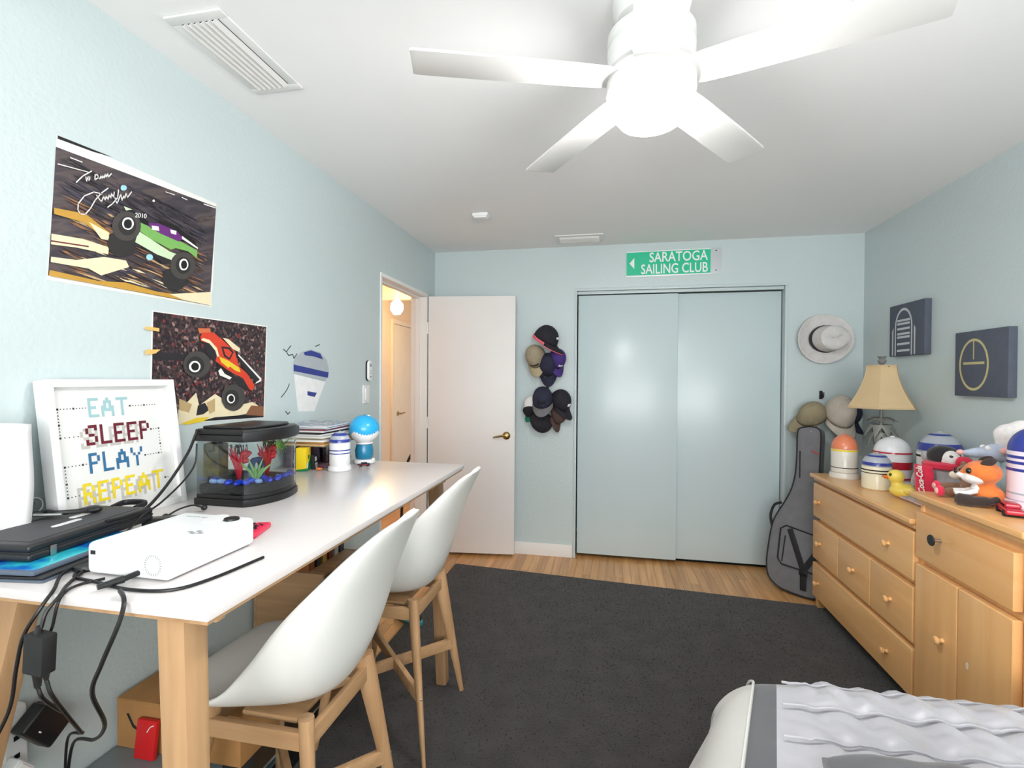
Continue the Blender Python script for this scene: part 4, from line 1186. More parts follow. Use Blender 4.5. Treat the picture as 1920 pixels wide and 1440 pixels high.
# ------------------------------------------------------------------ fish tank
clear_mat('tank_glass', (238, 244, 244), .03)
mat('gravel_black', (30, 30, 34), .7, var=.5, vscale=120, bump=.8, bscale=200)
mat('pebble_blue', (36, 72, 220), .10, var=.25, vscale=30, spec=.8)
mat('pebble_pale', (150, 184, 244), .10, var=.1, spec=.8)
mat('plant_red', (190, 30, 52), .5, var=.2)
mat('plant_green', (130, 176, 110), .5, var=.15)
mat('plant_lime', (168, 222, 118), .5, var=.15)
mat('ornament_blue', (30, 56, 110), .35, var=.2)
ramp_mat('filter_foam', [(.35, (52, 54, 52)), (.55, (76, 76, 58)), (.7, (104, 96, 54))], 30)
TX, TY = .268, -2.445
tank = thing('fish_tank', 'small bow-front fish tank with black lid and base on the desk', 'fish tank', (TX, TY, DZ))
def foot(g=0.0):
    p = [(-.10 - g, -.125 - g), (.070 + g * .4, -.125 - g)]
    for k in range(1, 10):
        f = k / 10
        p.append((.082 + g + .038 * math.sin(PI * f), -.125 + .25 * f + g * (f - .5) * 1.6))
    p += [(.070 + g * .4, .125 + g), (-.10 - g, .125 + g)]
    return p
part('base', 'black_plastic', tank, lambda b: [b.prism(foot(.003), 0, .022, bev=.003), b.prism(foot(-.002), .022, .034, bev=.002)])
part('glass', 'tank_glass', tank, lambda b: b.prism(foot(-.002), .034, .205))
part('lid', 'black_plastic', tank, lambda b: [b.prism(foot(.004), .198, .218, bev=.003), b.prism(foot(.001), .218, .236, bev=.006), b.prism([(x * .82 - .006, y * .88) for x, y in foot(0)], .236, .244, bev=.004)])
part('lid_front', 'black_plastic', tank, lambda b: b.prism([(x, y) for x, y in foot(.007) if x > .06] + [(.05, .11), (.05, -.11)], .204, .230, bev=.003))
part('gravel', 'gravel_black', tank, lambda b: b.prism(foot(-.007), .034, .064, bev=.008))
part('filter_box', 'filter_foam', tank, lambda b: b.box((-.088, -.112, .085), (-.030, -.068, .190), bev=.008))
part('filter_cable', 'black_cable', tank, lambda b: b.tube(smooth_path([(-.05, -.09, .187), (-.04, -.07, .196), (-.01, -.05, .19)], 5), .002))
pr = random.Random(5)
for k, (x, y) in enumerate([(.06, -.105), (.085, -.075), (.035, -.11), (.10, -.045), (.108, -.01), (.0, -.112), (-.03, -.108), (-.06, -.11), (.105, .03), (.10, .06), (.05, -.07), (.088, .095), (-.075, -.085), (.07, -.03)]):
    pale = k in (1, 6, 7)
    o = MB()
    o.ell((0, 0, 0), (.013 + .005 * pr.random(), .011 + .003 * pr.random(), .0085), n=12)
    g = o.build('glass_pebble', 'pebble_pale' if pale else 'pebble_blue')
    g.location = (TX + x * .93, TY + y * .93, DZ + .0705)
    g.rotation_euler = (pr.uniform(-.4, .4), pr.uniform(-.4, .4), pr.uniform(0, 3))
    tag(g, ('pale' if pale else 'deep') + ' blue glass pebble on the black gravel in the fish tank', 'pebble', 'blue pebbles in the fish tank')
def weed(name, label, x, y, mt, n, h, spread, leaf, bulbs=False):
    t = thing(name, label, 'plant', (TX + x, TY + y, DZ + .062))
    q = random.Random(len(label))
    for k in range(n):
        a = 2 * PI * k / n + q.uniform(-.3, .3)
        e = spread * q.uniform(.5, 1)
        hh = h * q.uniform(.75, 1)
        part('leaf', mt, t, lambda b: b.tube([(0, 0, 0), (e * .35 * math.cos(a), e * .35 * math.sin(a), hh * .55), (e * math.cos(a), e * math.sin(a), hh)], [leaf * .6, leaf, leaf * .15], n=6, flat=.25))
    if bulbs:
        part('bloom', mt, t, lambda b: [b.ell((q.uniform(-.02, .02), q.uniform(-.02, .02), h * q.uniform(.55, .85)), (.013, .013, .009), n=8) for k in range(7)])
        part('frond', 'black_matte', t, lambda b: [b.tube([(px_, py_, h * .8), (px_ + dx_ * .5, py_ + dy_ * .5, h * 1.06), (px_ + dx_, py_ + dy_, h * 1.0)], [.0018, .0018, .0008], n=4)
             for px_, py_, dx_, dy_ in [(q.uniform(-.02, .02), q.uniform(-.02, .02), q.uniform(-.022, .022), q.uniform(-.022, .022)) for k in range(14)]])
weed('red_plant', 'red plastic plant on the left inside the fish tank', -.005, -.055, 'plant_red', 14, .112, .036, .007, True)
weed('red_plant', 'red plastic plant on the right inside the fish tank', .02, .045, 'plant_red', 14, .112, .036, .007, True)
weed('grass_plant', 'pale green grass-like plant at the front of the fish tank', .055, -.055, 'plant_green', 9, .072, .050, .006)
t = thing('floating_plant', 'bright lime green feathery plant floating high in the fish tank', 'plant', (TX + .03, TY + .075, DZ + .165))
q = random.Random(9)
for k in range(16):
    a = 2 * PI * k / 16
    part('leaf', 'plant_lime', t, lambda b: b.tube([(0, 0, 0), (.02 * math.cos(a), .018 * math.sin(a), q.uniform(-.015, .022)), (.045 * math.cos(a), .032 * math.sin(a), q.uniform(-.035, .028))], [.004, .005, .001], n=5, flat=.4))
t = thing('tank_ornament', 'dark blue arch ornament in the middle of the fish tank', 'ornament', (TX + .015, TY - .002, DZ + .062))
part('arch', 'ornament_blue', t, lambda b: [b.tube([(0, -.026, 0), (0, -.024, .045), (0, -.012, .062), (0, .012, .062), (0, .024, .045), (0, .026, 0)], .010, n=8)])

# ------------------------------------------------------------------ projector and small electronics
pj = thing('projector', 'small white box projector at the near end of the desk', 'projector', (.508, -2.968, DZ))
mat('proj_white', (236, 238, 240), .32, var=.008)
PJ = Matrix.Rotation(-.015, 4, 'Z')
pwid, plen, ph = .196, .232, .066
part('body', 'proj_white', pj, lambda b: b.box((-pwid / 2, -plen / 2, .003), (pwid / 2, plen / 2, ph), bev=.013, seg=4), M=PJ)
part('foot', 'black_matte', pj, lambda b: [b.box((sx * .07 - .01, sy * .09 - .01, 0), (sx * .07 + .01, sy * .09 + .01, .004)) for sx in (-1, 1) for sy in (-1, 1)], M=PJ)
SD = PJ @ frame((0, -plen / 2, ph / 2), (1, 0, 0), (0, 0, 1), (0, -1, 0))
part('port', 'black_plastic', pj, lambda b: b.box((-.086, .010, -.001), (-.074, .018, .0006)), M=SD)
part('fan_grille', 'grey_plastic', pj, lambda b: [b.flat([(.064 + .0155 * math.cos(a - .05), .000 + .0155 * math.sin(a - .05)), (.064 + .0155 * math.cos(a + .05), .000 + .0155 * math.sin(a + .05)),
     (.064 + .021 * math.cos(a + .05), .000 + .021 * math.sin(a + .05)), (.064 + .021 * math.cos(a - .05), .000 + .021 * math.sin(a - .05))], .0004) for a in [2 * PI * k / 26 for k in range(26)]], M=SD, sharp=None)
part('plug', 'black_plastic', pj, lambda b: [b.tube([(.030, -.017, -.004), (.022, -.021, .022)], [.0055, .0055], n=10), b.tube([(.022, -.021, .022), (.005, -.024, .058)], [.0075, .005], n=10)], M=SD)
TPM = PJ @ Matrix.Translation((0, 0, ph + .0002))
part('lens_dial', 'black_plastic', pj, lambda b: [b.lathe([(.017, 0), (.016, .004), (0, .005)], M=Matrix.Translation((.062, .083, 0)), n=24)], M=TPM)
part('dial_recess', 'white_plastic', pj, lambda b: b.prism([(.02 + x, .083 + y) for x, y in oval(.02, .03)], 0, .0012, M=Matrix.Identity(4)), M=TPM)
part('button_pad', 'grey_plastic', pj, lambda b: [b.box((.055 + dx, -.025 + dy, 0), (.066 + dx, -.018 + dy, .0006)) for dx, dy in ((0, 0), (.014, .004), (-.012, .006), (.002, .014))], M=TPM)
part('marking', 'grey_plastic', pj, lambda b: [b.box((-.062 + k * .008, .082, 0), (-.057 + k * .008, .0855, .0004)) for k in range(5)] + [b.box((-.018 + k * .007, .080, 0), (-.0135 + k * .007, .083, .0004)) for k in range(4)], M=TPM)

mat('game_red', (232, 44, 84), .35, var=.02)
mat('screen_black', (12, 12, 14), .12, var=.02)
t = thing('handheld_console', 'handheld game console with a red end, behind the projector', 'game console', (.484, -2.795, DZ), .30)
part('body', 'screen_black', t, lambda b: b.box((-.10, -.050, .0005), (.048, .050, .013), bev=.003))
part('controller', 'game_red', t, lambda b: b.box((.048, -.051, .0005), (.086, .051, .014), bev=.012, seg=4))
part('thumb_stick', 'black_plastic', t, lambda b: b.lathe([(.007, 0), (.006, .005), (.0075, .007), (0, .008)], M=Matrix.Translation((.066, -.012, .013)), n=14))
part('button', 'black_plastic', t, lambda b: [b.lathe([(.0035, 0), (.0032, .002), (0, .0022)], M=Matrix.Translation((.066 + dx, .018 + dy, .0135)), n=10) for dx, dy in ((0, .008), (0, -.008), (.008, 0), (-.008, 0))])

# carry case, tablets
mat('case_black', (30, 30, 33), .42, var=.08, vscale=40, bump=.2, bscale=300)
mat('case_grey', (70, 71, 74), .7, var=.06, bump=.3, bscale=400)
case = thing('carry_case', 'black zipped hard carry case lying on the tablets', 'case', (.178, -2.945, DZ + .0205), .10)
part('lower_half', 'case_black', case, lambda b: b.box((-.085, -.165, .0), (.095, .14, .016), bev=.0075, seg=4))
part('upper_half', 'case_black', case, lambda b: b.box((-.085, -.165, .018), (.095, .14, .035), bev=.014, seg=4))
part('zip', 'black_matte', case, lambda b: b.box((-.084, -.164, .014), (.0945, .1395, .020), bev=.0029, seg=2))
part('top_panel', 'case_grey', case, lambda b: b.box((-.068, -.145, .0345), (.072, .12, .0362), bev=.0006))
part('zip_pull', 'steel', case, lambda b: b.box((.0955, -.125, .000), (.099, -.113, .022), bev=.0012))
part('badge', 'white_plastic', case, lambda b: [b.prism([(.02 + x * .8, -.02 + y) for x, y in oval(.010, .034)], .0362, .0370), b.prism([(-.01 + x, .045 + y) for x, y in oval(.009, .03)], .0362, .0370)])
part('handle', 'case_black', case, lambda b: b.tube(smooth_path([(-.02, .135, .030), (-.02, .175, .034), (.035, .18, .034), (.045, .135, .030)], 6), .008, n=8, flat=.6))

mat('screen_teal', (40, 150, 170), .15, var=0.0)
ramp_mat('screen_picture', [(.36, (10, 60, 150)), (.46, (20, 110, 190)), (.56, (40, 170, 190)), (.7, (70, 190, 200))], 14, rough=.12)
mat('slate_blue', (84, 96, 112), .45, var=.04)
t = thing('tablet', 'tablet with a blue picture on its screen under the black case', 'tablet', (.228, -3.02, DZ + .0102), .12)
part('body', 'slate_blue', t, lambda b: b.box((-.09, -.125, .0), (.105, .13, .009), bev=.004))
part('screen', 'screen_picture', t, lambda b: b.box((-.083, -.118, .009), (.098, .122, .0096), bev=.0003))
t = thing('tablet_case', 'flat slate-blue tablet in a cover, lowest on the desk corner', 'tablet', (.238, -3.015, DZ + .0006), .13)
part('cover', 'slate_blue', t, lambda b: b.box((-.11, -.135, .0), (.118, .15, .0042), bev=.0018))
part('body', 'case_black', t, lambda b: b.box((-.107, -.132, .0043), (.115, .147, .0090), bev=.0018))

t = thing('headset', 'black folded headphones heaped on the carry case', 'headphones', (.125, -2.935, DZ + .0630))
part('headband', 'black_plastic', t, lambda b: b.tube(smooth_path([(-.055, -.03, .001), (-.03, .005, .004), (.01, -.005, .007), (.035, .02, .005), (.045, .05, .001)], 6), .006, n=8))
part('ear_cup', 'black_plastic', t, lambda b: [b.ell((-.048, -.035, .003), (.020, .020, .009)), b.ell((.045, .055, .003), (.020, .018, .009))])
part('hinge', 'steel', t, lambda b: b.tube([(-.02, -.03, .006), (.03, -.005, .004)], .004))
t = thing('ring_light', 'clear round plastic disc propped behind the headphones', 'disc', (.062, -2.935, DZ + .0815))
clear_mat('disc_clear', (225, 228, 228), .15)
part('rim', 'grey_plastic', t, lambda b: b.tube([(0, .019 * math.cos(a), .019 * math.sin(a)) for a in [2 * PI * k / 20 for k in range(21)]], .0016, n=6))
part('sheet', 'disc_clear', t, lambda b: b.prism(circle(0, 0, .018), -.001, .001, M=LR))
part('stem', 'grey_plastic', t, lambda b: b.tube([(0, 0, -.019), (0, 0, -.024)], .003))
t = thing('earphones', 'black in-ear earphones curled at the foot of the framed print', 'earphones', (.20, -2.665, DZ))
part('wire', 'black_cable', t, lambda b: b.tube(smooth_path([(.02, -.06, .003), (0, -.03, .003), (.004, .0, .012), (.03, .02, .020), (.055, .028, .014)], 6), .0028, n=6))
part('ear_bud', 'black_plastic', t, lambda b: [b.ell((.060, .03, .012), (.009, .008, .008)), b.ell((.02, -.06, .008), (.009, .008, .008))])
t = thing('eyeglass_case', 'small black pouch beside the handle of the carry case', 'pouch', (.275, -2.775, DZ + .0005), .5)
part('pouch', 'black_matte', t, lambda b: b.box((-.05, -.022, 0), (.05, .022, .022), bev=.009, seg=3))
part('flap', 'black_plastic', t, lambda b: b.box((-.046, -.018, .0215), (.046, .010, .025), bev=.0015))
t = thing('lens_cap', 'black round cap half under the projector', 'cap', (.404, -3.055, DZ + .0005))
part('disc', 'black_plastic', t, lambda b: b.lathe([(.0, .0), (.024, .0), (.026, .004), (.024, .010), (0, .012)], n=20, M=Matrix.Translation((-.025, .0, 0))))
part('tab', 'black_matte', t, lambda b: b.box((-.058, -.006, 0), (-.046, .006, .004), bev=.001))

# tall white console in the corner
con = thing('white_console', 'tall white game console with curved side panels at the left', 'console', (.085, -3.070, DZ + .0005))
part('core', 'screen_black', con, lambda b: b.box((-.085, -.065, .0), (-.012, .075, .262), bev=.006))
def wing(s):
    def f(u, v):
        x = .012 * s + s * (.012 + .010 * math.sin(PI * v) ** 2) + .006 * (u - .5) * (1 if s > 0 else -1)
        return V(x - .035 + (.035 if s > 0 else -.035), -.085 + .175 * u + .004 * v, .0 + (.284 + .008 * math.sin(PI * u)) * v)
    return f
for s in (-1, 1):
    part('side_panel', 'white_plastic', con, lambda b: b.grid(wing(s), 12, 14), solid=.008, sharp=60)

# ------------------------------------------------------------------ far end of the desk: magazines, toys, boxes
mat('purple_box', (62, 28, 66), .5, var=.06)
mat('maroon_card', (120, 84, 96), .5, var=.05)
mat('crayon_yellow', (246, 214, 30), .4, var=.02)
mat('crayon_green', (20, 124, 70), .4, var=.02)
t = thing('storage_box', 'dark purple box under the magazine stack', 'box', (.062, -1.80, DZ + .0005))
part('tray', 'purple_box', t, lambda b: b.box((-.045, -.145, 0), (.04, .13, .090), bev=.003))
part('lid', 'purple_box', t, lambda b: b.box((-.047, -.147, .090), (.042, .132, .098), bev=.002))
t = thing('maroon_tin', 'flat maroon box lying under the plastic tub', 'box', (.170, -1.833, DZ + .0005))
part('tray', 'maroon_card', t, lambda b: b.box((-.055, -.075, 0), (.055, .075, .008), bev=.002))
part('lid', 'maroon_card', t, lambda b: b.box((-.057, -.077, .008), (.057, .077, .013), bev=.002))
clear_mat('tub_clear', (205, 202, 206), .12, .15)
t = thing('plastic_tub', 'clear plastic tub with a pale lid under the magazine stack', 'tub', (.160, -1.830, DZ + .0140))
part('tub', 'tub_clear', t, lambda b: b.lathe([(.030, 0), (.031, .002), (.036, .070), (.037, .072), (.0355, .072), (.030, .004), (0, .004)], n=28))
part('contents', 'maroon_card', t, lambda b: b.lathe([(.029, .005), (.031, .036), (0, .037)], n=24))
part('lid', 'grey_plastic', t, lambda b: b.lathe([(.039, .070), (.039, .082), (.036, .0845), (0, .0845)], n=28))
t = thing('crayon_box', 'yellow and green crayon box beside the fish tank', 'box', (.142, -1.985, DZ + .0005), .25)
part('carton', 'crayon_yellow', t, lambda b: b.box((-.022, -.028, 0), (.022, .028, .098), bev=.001))
part('green_front', 'crayon_green', t, lambda b: [b.prism([(-.0285, 0), (.0285, 0), (.0285, .06), (-.006, .03), (-.0285, .012)], .0222, .0228, M=frame((0, 0, 0), (0, 1, 0), (0, 0, 1), (1, 0, 0))),
     b.prism([(-.0222, 0), (.0222, 0), (.0222, .012), (-.0222, .006)], .0283, .0288, M=frame((0, 0, 0), (1, 0, 0), (0, 0, 1), (0, -1, 0)))])
part('emblem', 'crayon_green', t, lambda b: b.prism(circle(0, .058, .009), .0228, .0232, M=frame((0, 0, 0), (0, 1, 0), (0, 0, 1), (1, 0, 0))))
part('white_panel', 'paper_white', t, lambda b: b.prism([(-.024, .008), (-.008, .014), (-.004, .04), (-.024, .03)], .0229, .0233, M=frame((0, 0, 0), (0, 1, 0), (0, 0, 1), (1, 0, 0))))
t = thing('barcode_carton', 'small dark carton with a white barcode panel near the crayon box', 'carton', (.168, -1.938, DZ + .0005), .35)
part('carton', 'black_matte', t, lambda b: b.box((-.008, -.021, 0), (.008, .021, .062), bev=.001, M=Matrix.Rotation(-.12, 4, 'Y')))
part('label', 'paper_white', t, lambda b: [b.box((.0081, -.017, .004), (.0086, .017, .026), M=Matrix.Rotation(-.12, 4, 'Y')), b.box((.0081, -.015, .034), (.0086, .013, .052), M=Matrix.Rotation(-.12, 4, 'Y'))])
part('barcode', 'black_matte', t, lambda b: [b.box((.0087, -.013 + k * .0044, .006), (.0089, -.011 + k * .0044, .021), M=Matrix.Rotation(-.12, 4, 'Y')) for k in range(6)])
mat('toy_orange', (240, 128, 60), .45)
t = thing('toy_piece', 'tiny orange toy piece lying by the crayon box', 'toy', (.205, -1.972, DZ + .0005))
part('body', 'toy_orange', t, lambda b: [b.ell((0, 0, .006), (.012, .007, .006), n=10), b.ell((.008, .006, .005), (.007, .006, .005), n=10), b.ell((-.009, .005, .004), (.006, .005, .004), n=10)], remesh=.0015)
part('tip', 'toy_orange', t, lambda b: b.ell((.013, -.002, .010), (.003, .003, .003), n=8))

# each magazine in the pile is a thing of its own
mags = []
cols = [(196, 178, 140), (222, 190, 140), (226, 170, 100), (232, 226, 212), (196, 184, 160), (236, 234, 230), (176, 170, 160), (48, 42, 48), (230, 228, 226), (150, 60, 76), (70, 90, 130), (214, 216, 218)]
names = ['lowest', 'second', 'third', 'fourth', 'fifth', 'sixth', 'seventh', 'eighth', 'ninth', 'tenth', 'eleventh', 'topmost']
desc = ['brown paper envelope', 'cream paper folder', 'orange-tan padded envelope', 'white paper booklet', 'off-white magazine', 'white magazine', 'grey-edged magazine', 'dark-covered magazine', 'pale magazine', 'red-covered magazine', 'blue-covered magazine', 'colourful magazine']
ramp_mat('cover_picture', [(.34, (70, 84, 110)), (.44, (170, 180, 186)), (.52, (110, 130, 170)), (.6, (220, 220, 214)), (.72, (150, 70, 80))], 22, rough=.25)
z = DZ + .0992
q = random.Random(12)
for k in range(12):
    th = (.006, .007, .010, .009, .007, .008, .008, .008, .007, .006, .007, .008)[k]
    cx, cy = .122 + q.uniform(-.006, .008), -1.832 + q.uniform(-.012, .012)
    t = thing('magazine', '%s, %s in the pile beside the fish tank' % (desc[k], names[k] + (' from the bottom' if 0 < k < 11 else '')), 'magazine', (cx, cy, z), q.uniform(-.06, .06) + (.10 if k > 9 else 0), 'papers in the pile on the desk')
    mat('cover_%d' % k, cols[k], .35, var=.05, vscale=20)
    hx_, hy_ = .104 + q.uniform(-.005, .005), .142 + q.uniform(-.006, .006)
    part('pages', 'cover_%d' % k if k in (0, 1, 2, 4, 7, 9) else 'paper_white', t, lambda b: b.box((-hx_ + .002, -hy_ + .002, .0008), (hx_ - .002, hy_ - .002, th - .0012), bev=.0006))
    part('cover', 'cover_picture' if k == 11 else 'cover_%d' % k, t, lambda b: [b.box((-hx_, -hy_, th - .0012), (hx_, hy_, th - .0004)), b.box((-hx_, -hy_, 0), (hx_, hy_, .0008)), b.box((-hx_ - .0006, -hy_, 0), (-hx_, hy_, th - .0004))])
    z += th
# ------------------------------------------------------------------ plain domed stand-ins for the toy figures
for n_, c_ in dict(toy_white=(236, 236, 238), toy_silver=(176, 182, 192), toy_blue=(48, 62, 150), toy_red=(186, 30, 52), toy_cream=(240, 230, 200), toy_orange2=(232, 134, 96), toy_yellow=(244, 220, 60),
                   toy_sky=(40, 170, 226), toy_teal=(26, 120, 158), toy_pinkwhite=(240, 226, 236), toy_bone=(226, 222, 212)).items():
    mat(n_, c_, .28, var=.02, coat=.2)
def canister(name, label, loc, r, h, dome_h, body, dome, bands, base=None, rz=0.0, cat='canister', tilt=0.0):
    """lidded jar with a rounded lid; bands = (z0, z1, colour) on the body"""
    t = thing(name, label, cat, loc, rz)
    if tilt:
        t.rotation_euler = (0, tilt, rz)
    b0 = h * .12 if base else 0.0
    hb = h - dome_h
    if base:
        part('base', base, t, lambda b: b.lathe([(r * 1.12, 0), (r * 1.15, b0 * .3), (r * 1.05, b0), (0, b0)], n=32))
    part('body', body, t, lambda b: b.lathe([(r * .92, b0), (r, b0 + .006), (r, hb - .004), (r * .96, hb), (0, hb)], n=36))
    part('lid', dome, t, lambda b: b.lathe([(r * .99, hb + .0005)] + [(r * .99 * math.cos(k * PI / 2 / 10), hb + .003 + (dome_h - .003) * math.sin(k * PI / 2 / 10)) for k in range(11)], n=36))
    for z0, z1, m_ in bands:
        if z0 >= hb:
            f0, f1 = [(z - hb - .003) / (dome_h - .003) for z in (z0, z1)]
            part('band', m_, t, lambda b: b.lathe([(r * 1.0 * math.cos(math.asin(min(1, f))) + .0012, hb + .003 + (dome_h - .003) * f) for f in (f0, (f0 * 2 + f1) / 3, (f0 + f1 * 2) / 3, f1)], n=36))
        else:
            part('band', m_, t, lambda b: b.lathe([(r + .0010, z0), (r + .0010, z1)], n=36))
    part('knob', dome, t, lambda b: b.ell((0, 0, h), (r * .13, r * .13, r * .07), n=12))
    return t
canister('domed_canister', 'small white domed canister with dark blue bands on the desk', (.286, -1.938, DZ + .0005), .043, .166, .048, 'toy_white', 'toy_silver',
         [(.122, .134, 'toy_blue'), (.150, .160, 'toy_blue'), (.085, .090, 'toy_blue'), (.072, .076, 'toy_blue')], 'toy_white')
LZ, HZ = .8305, .9475
canister('domed_canister', 'tall bone-white canister with an orange lid at the dresser corner', (2.792, -.640, LZ), .068, .255, .085, 'toy_bone', 'toy_orange2', [(.158, .168, 'toy_yellow'), (.06, .064, 'gap_dark')], 'toy_bone')
canister('domed_canister', 'white domed canister with dark red bands behind the duck', (2.955, -.815, LZ), .088, .265, .095, 'toy_white', 'toy_white', [(.178, .186, 'toy_red'), (.095, .135, 'toy_red'), (.04, .05, 'toy_red')], 'toy_white')
canister('domed_canister', 'cream cookie jar with a silver and blue lid beside the duck', (2.818, -.945, LZ), .066, .190, .068, 'toy_cream', 'toy_silver', [(.128, .144, 'toy_blue'), (.100, .106, 'gap_dark'), (.086, .090, 'gap_dark'), (.172, .180, 'toy_blue')])
canister('domed_canister', 'white canister with a blue and silver lid behind the penguin', (3.055, -1.035, LZ), .090, .315, .10, 'toy_white', 'toy_silver', [(.225, .262, 'toy_blue'), (.19, .2, 'gap_dark'), (.300, .308, 'toy_blue')], 'toy_white')
canister('domed_canister', 'large pinkish-white canister with dark blue bands at the right edge', (2.896, -1.838, HZ), .080, .295, .085, 'toy_pinkwhite', 'toy_blue', [(.165, .175, 'toy_blue'), (.14, .15, 'toy_blue'), (.185, .195, 'toy_blue'), (.06, .066, 'toy_silver')], 'toy_pinkwhite')

t = thing('round_bank', 'glossy sky-blue and white ball-topped bank at the far end of the desk', 'bank', (.302, -1.752, DZ + .0005), -.9)
part('base', 'toy_white', t, lambda b: b.lathe([(.046, 0), (.050, .004), (.048, .018), (.03, .022), (0, .022)], n=32))
part('body', 'toy_teal', t, lambda b: b.lathe([(.036, .022), (.040, .03), (.042, .06), (.036, .088), (.02, .094), (0, .094)], n=32))
part('collar', 'toy_white', t, lambda b: b.lathe([(.036, .090), (.039, .094), (.036, .098), (0, .098)], n=32))
part('ball', 'toy_sky', t, lambda b: b.ell((0, 0, .160), (.069, .069, .066), n=32))
part('ball_underside', 'toy_white', t, lambda b: b.grid(lambda u, v: V(.0698 * math.cos(v * 1.15), .0698 * math.sin(v * 1.15) * math.cos(u * 2 * PI), .0668 * math.sin(v * 1.15) * math.sin(u * 2 * PI)), 32, 8, closed=True,
     M=Matrix.Translation((0, 0, .160)) @ Matrix.Rotation(1.05, 4, 'Y')))
part('coin_slot', 'gap_dark', t, lambda b: b.box((-.014, -.0015, .2235), (.014, .0015, .2268)))
t = thing('toy_car', 'tiny black and red toy car beside the blue bank', 'toy car', (.345, -1.835, DZ + .0005), .8)
part('body', 'black_plastic', t, lambda b: [b.box((-.026, -.011, .004), (.026, .011, .012), bev=.003), b.box((-.012, -.009, .012), (.012, .009, .018), bev=.003)])
part('trim', 'toy_red', t, lambda b: [b.box((-.027, -.0114, .006), (.024, .0114, .0085))])
part('wheel', 'black_matte', t, lambda b: [b.tube([(sx * .016, -.0125, .005), (sx * .016, .0125, .005)], .005, n=12) for sx in (-1, 1)])
t = thing('plush_grey', 'small dark grey soft toy tucked behind the blue bank', 'soft toy', (.222, -1.775, DZ + .0005))
mat('felt_grey', (110, 106, 104), .9, var=.15, bump=.4, bscale=200)
part('body', 'felt_grey', t, lambda b: [b.ell((0, 0, .028), (.022, .024, .028)), b.ell((.004, -.004, .062), (.018, .018, .018))], remesh=.004)
part('ear', 'felt_grey', t, lambda b: [b.ell((0, s * .012, .078), (.005, .007, .008), n=8) for s in (-1, 1)])

# ------------------------------------------------------------------ soft toys and small things on the dresser
for n_, c_ in dict(fur_grey=(166, 162, 162), fur_black=(42, 38, 40), fur_white=(240, 234, 232), fur_red=(222, 44, 76), fur_orange=(226, 122, 56), fur_bluegrey=(178, 188, 206), fur_pink=(236, 178, 172),
                   fur_brown=(140, 104, 80), fur_cream=(238, 222, 200), fur_dark=(54, 42, 38), fur_aqua=(176, 206, 218), fur_sky=(70, 150, 214)).items():
    mat(n_, c_, .95, var=.12, vscale=40, bump=.6, bscale=260, bdist=.002, sheen=.3)
mat('duck_yellow', (244, 216, 96), .32, var=.02, coat=.2)
mat('duck_beak', (232, 120, 60), .4)
mat('eye_black', (14, 10, 10), .1, coat=.5)

# rubber duck faces the left edge of the dresser
t = thing('rubber_duck', 'yellow rubber duck on the front edge of the dresser', 'rubber duck', (2.842, -1.168, LZ), 2.75)
part('body', 'duck_yellow', t, lambda b: [b.ell((0, 0, .036), (.070, .050, .036)), b.ell((-.055, 0, .052), (.026, .030, .022)), b.ell((-.074, 0, .068), (.012, .018, .012)), b.ell((.036, 0, .065), (.026, .024, .03)), b.ell((.042, 0, .104), (.036, .033, .034))], remesh=.004)
part('beak', 'duck_beak', t, lambda b: [b.ell((.080, 0, .100), (.018, .019, .006), n=12), b.ell((.076, 0, .093), (.013, .015, .005), n=12)])
part('eye', 'eye_black', t, lambda b: [b.ell((.064, s * .023, .114), (.006, .005, .008), n=10) for s in (-1, 1)])
part('wing', 'duck_yellow', t, lambda b: [b.ell((-.015, s * .048, .045), (.034, .009, .018), n=12) for s in (-1, 1)])

# penguin
t = thing('penguin_plush', 'grey plush penguin with a red printed scarf in the middle of the dresser', 'soft toy', (2.928, -1.285, LZ + .0235), 0)
PV = axes((0, 0, 0), (-.55, -.80, 0), (0, 0, 1))
part('body', 'fur_grey', t, lambda b: [b.ell((0, 0, .080), (.075, .092, .082)), b.ell((.01, 0, .135), (.060, .070, .050)), b.ell((.03, -.055, .012), (.042, .028, .018)), b.ell((.03, .055, .012), (.042, .028, .018))], M=PV, remesh=.006)
part('flipper', 'fur_grey', t, lambda b: [b.ell((-.005, .100, .118), (.028, .052, .020), R=Matrix.Rotation(-.35, 4, 'X')), b.ell((.01, -.090, .10), (.026, .020, .055), R=Matrix.Rotation(-.3, 4, 'X'))], M=PV)
part('head', 'fur_black', t, lambda b: b.ell((.012, .0, .205), (.056, .062, .050), n=20), M=PV)
part('face', 'fur_white', t, lambda b: b.ell((.040, .022, .200), (.034, .040, .038), n=16), M=PV)
part('earmuff', 'fur_grey', t, lambda b: b.ell((.012, -.062, .200), (.022, .018, .024), n=14), M=PV)
part('beak', 'fur_red', t, lambda b: [b.ell((.052, .072, .192), (.026, .034, .024), n=14)], M=PV)
part('eye', 'eye_black', t, lambda b: b.ell((.068, .030, .212), (.005, .009, .006), n=10), M=PV)
def scarf_pt(s0):
    return lambda u, v: V(.02 + (.079 + s0) * math.cos(-1.05 + .85 * u + .15 * v), (.098 + s0) * math.sin(-1.05 + .85 * u + .15 * v) - .008, .165 - .130 * v)
part('scarf', 'fur_red', t, lambda b: [b.lathe([(.062, .150), (.074, .158), (.074, .172), (.060, .180)], n=24, M=Matrix.Translation((.012, 0, 0))), b.grid(scarf_pt(.004), 8, 12)], M=PV, solid=.006)
sm = scarf_pt(.012)
p0, p1, p2 = sm(.5, .95), sm(.5, .25), sm(.0, .6)
ax_ = (p1 - p0).normalized()
ay_ = (sm(0, .6) - sm(1, .6)).normalized()
ay_ = (ay_ - ay_.dot(ax_) * ax_).normalized()
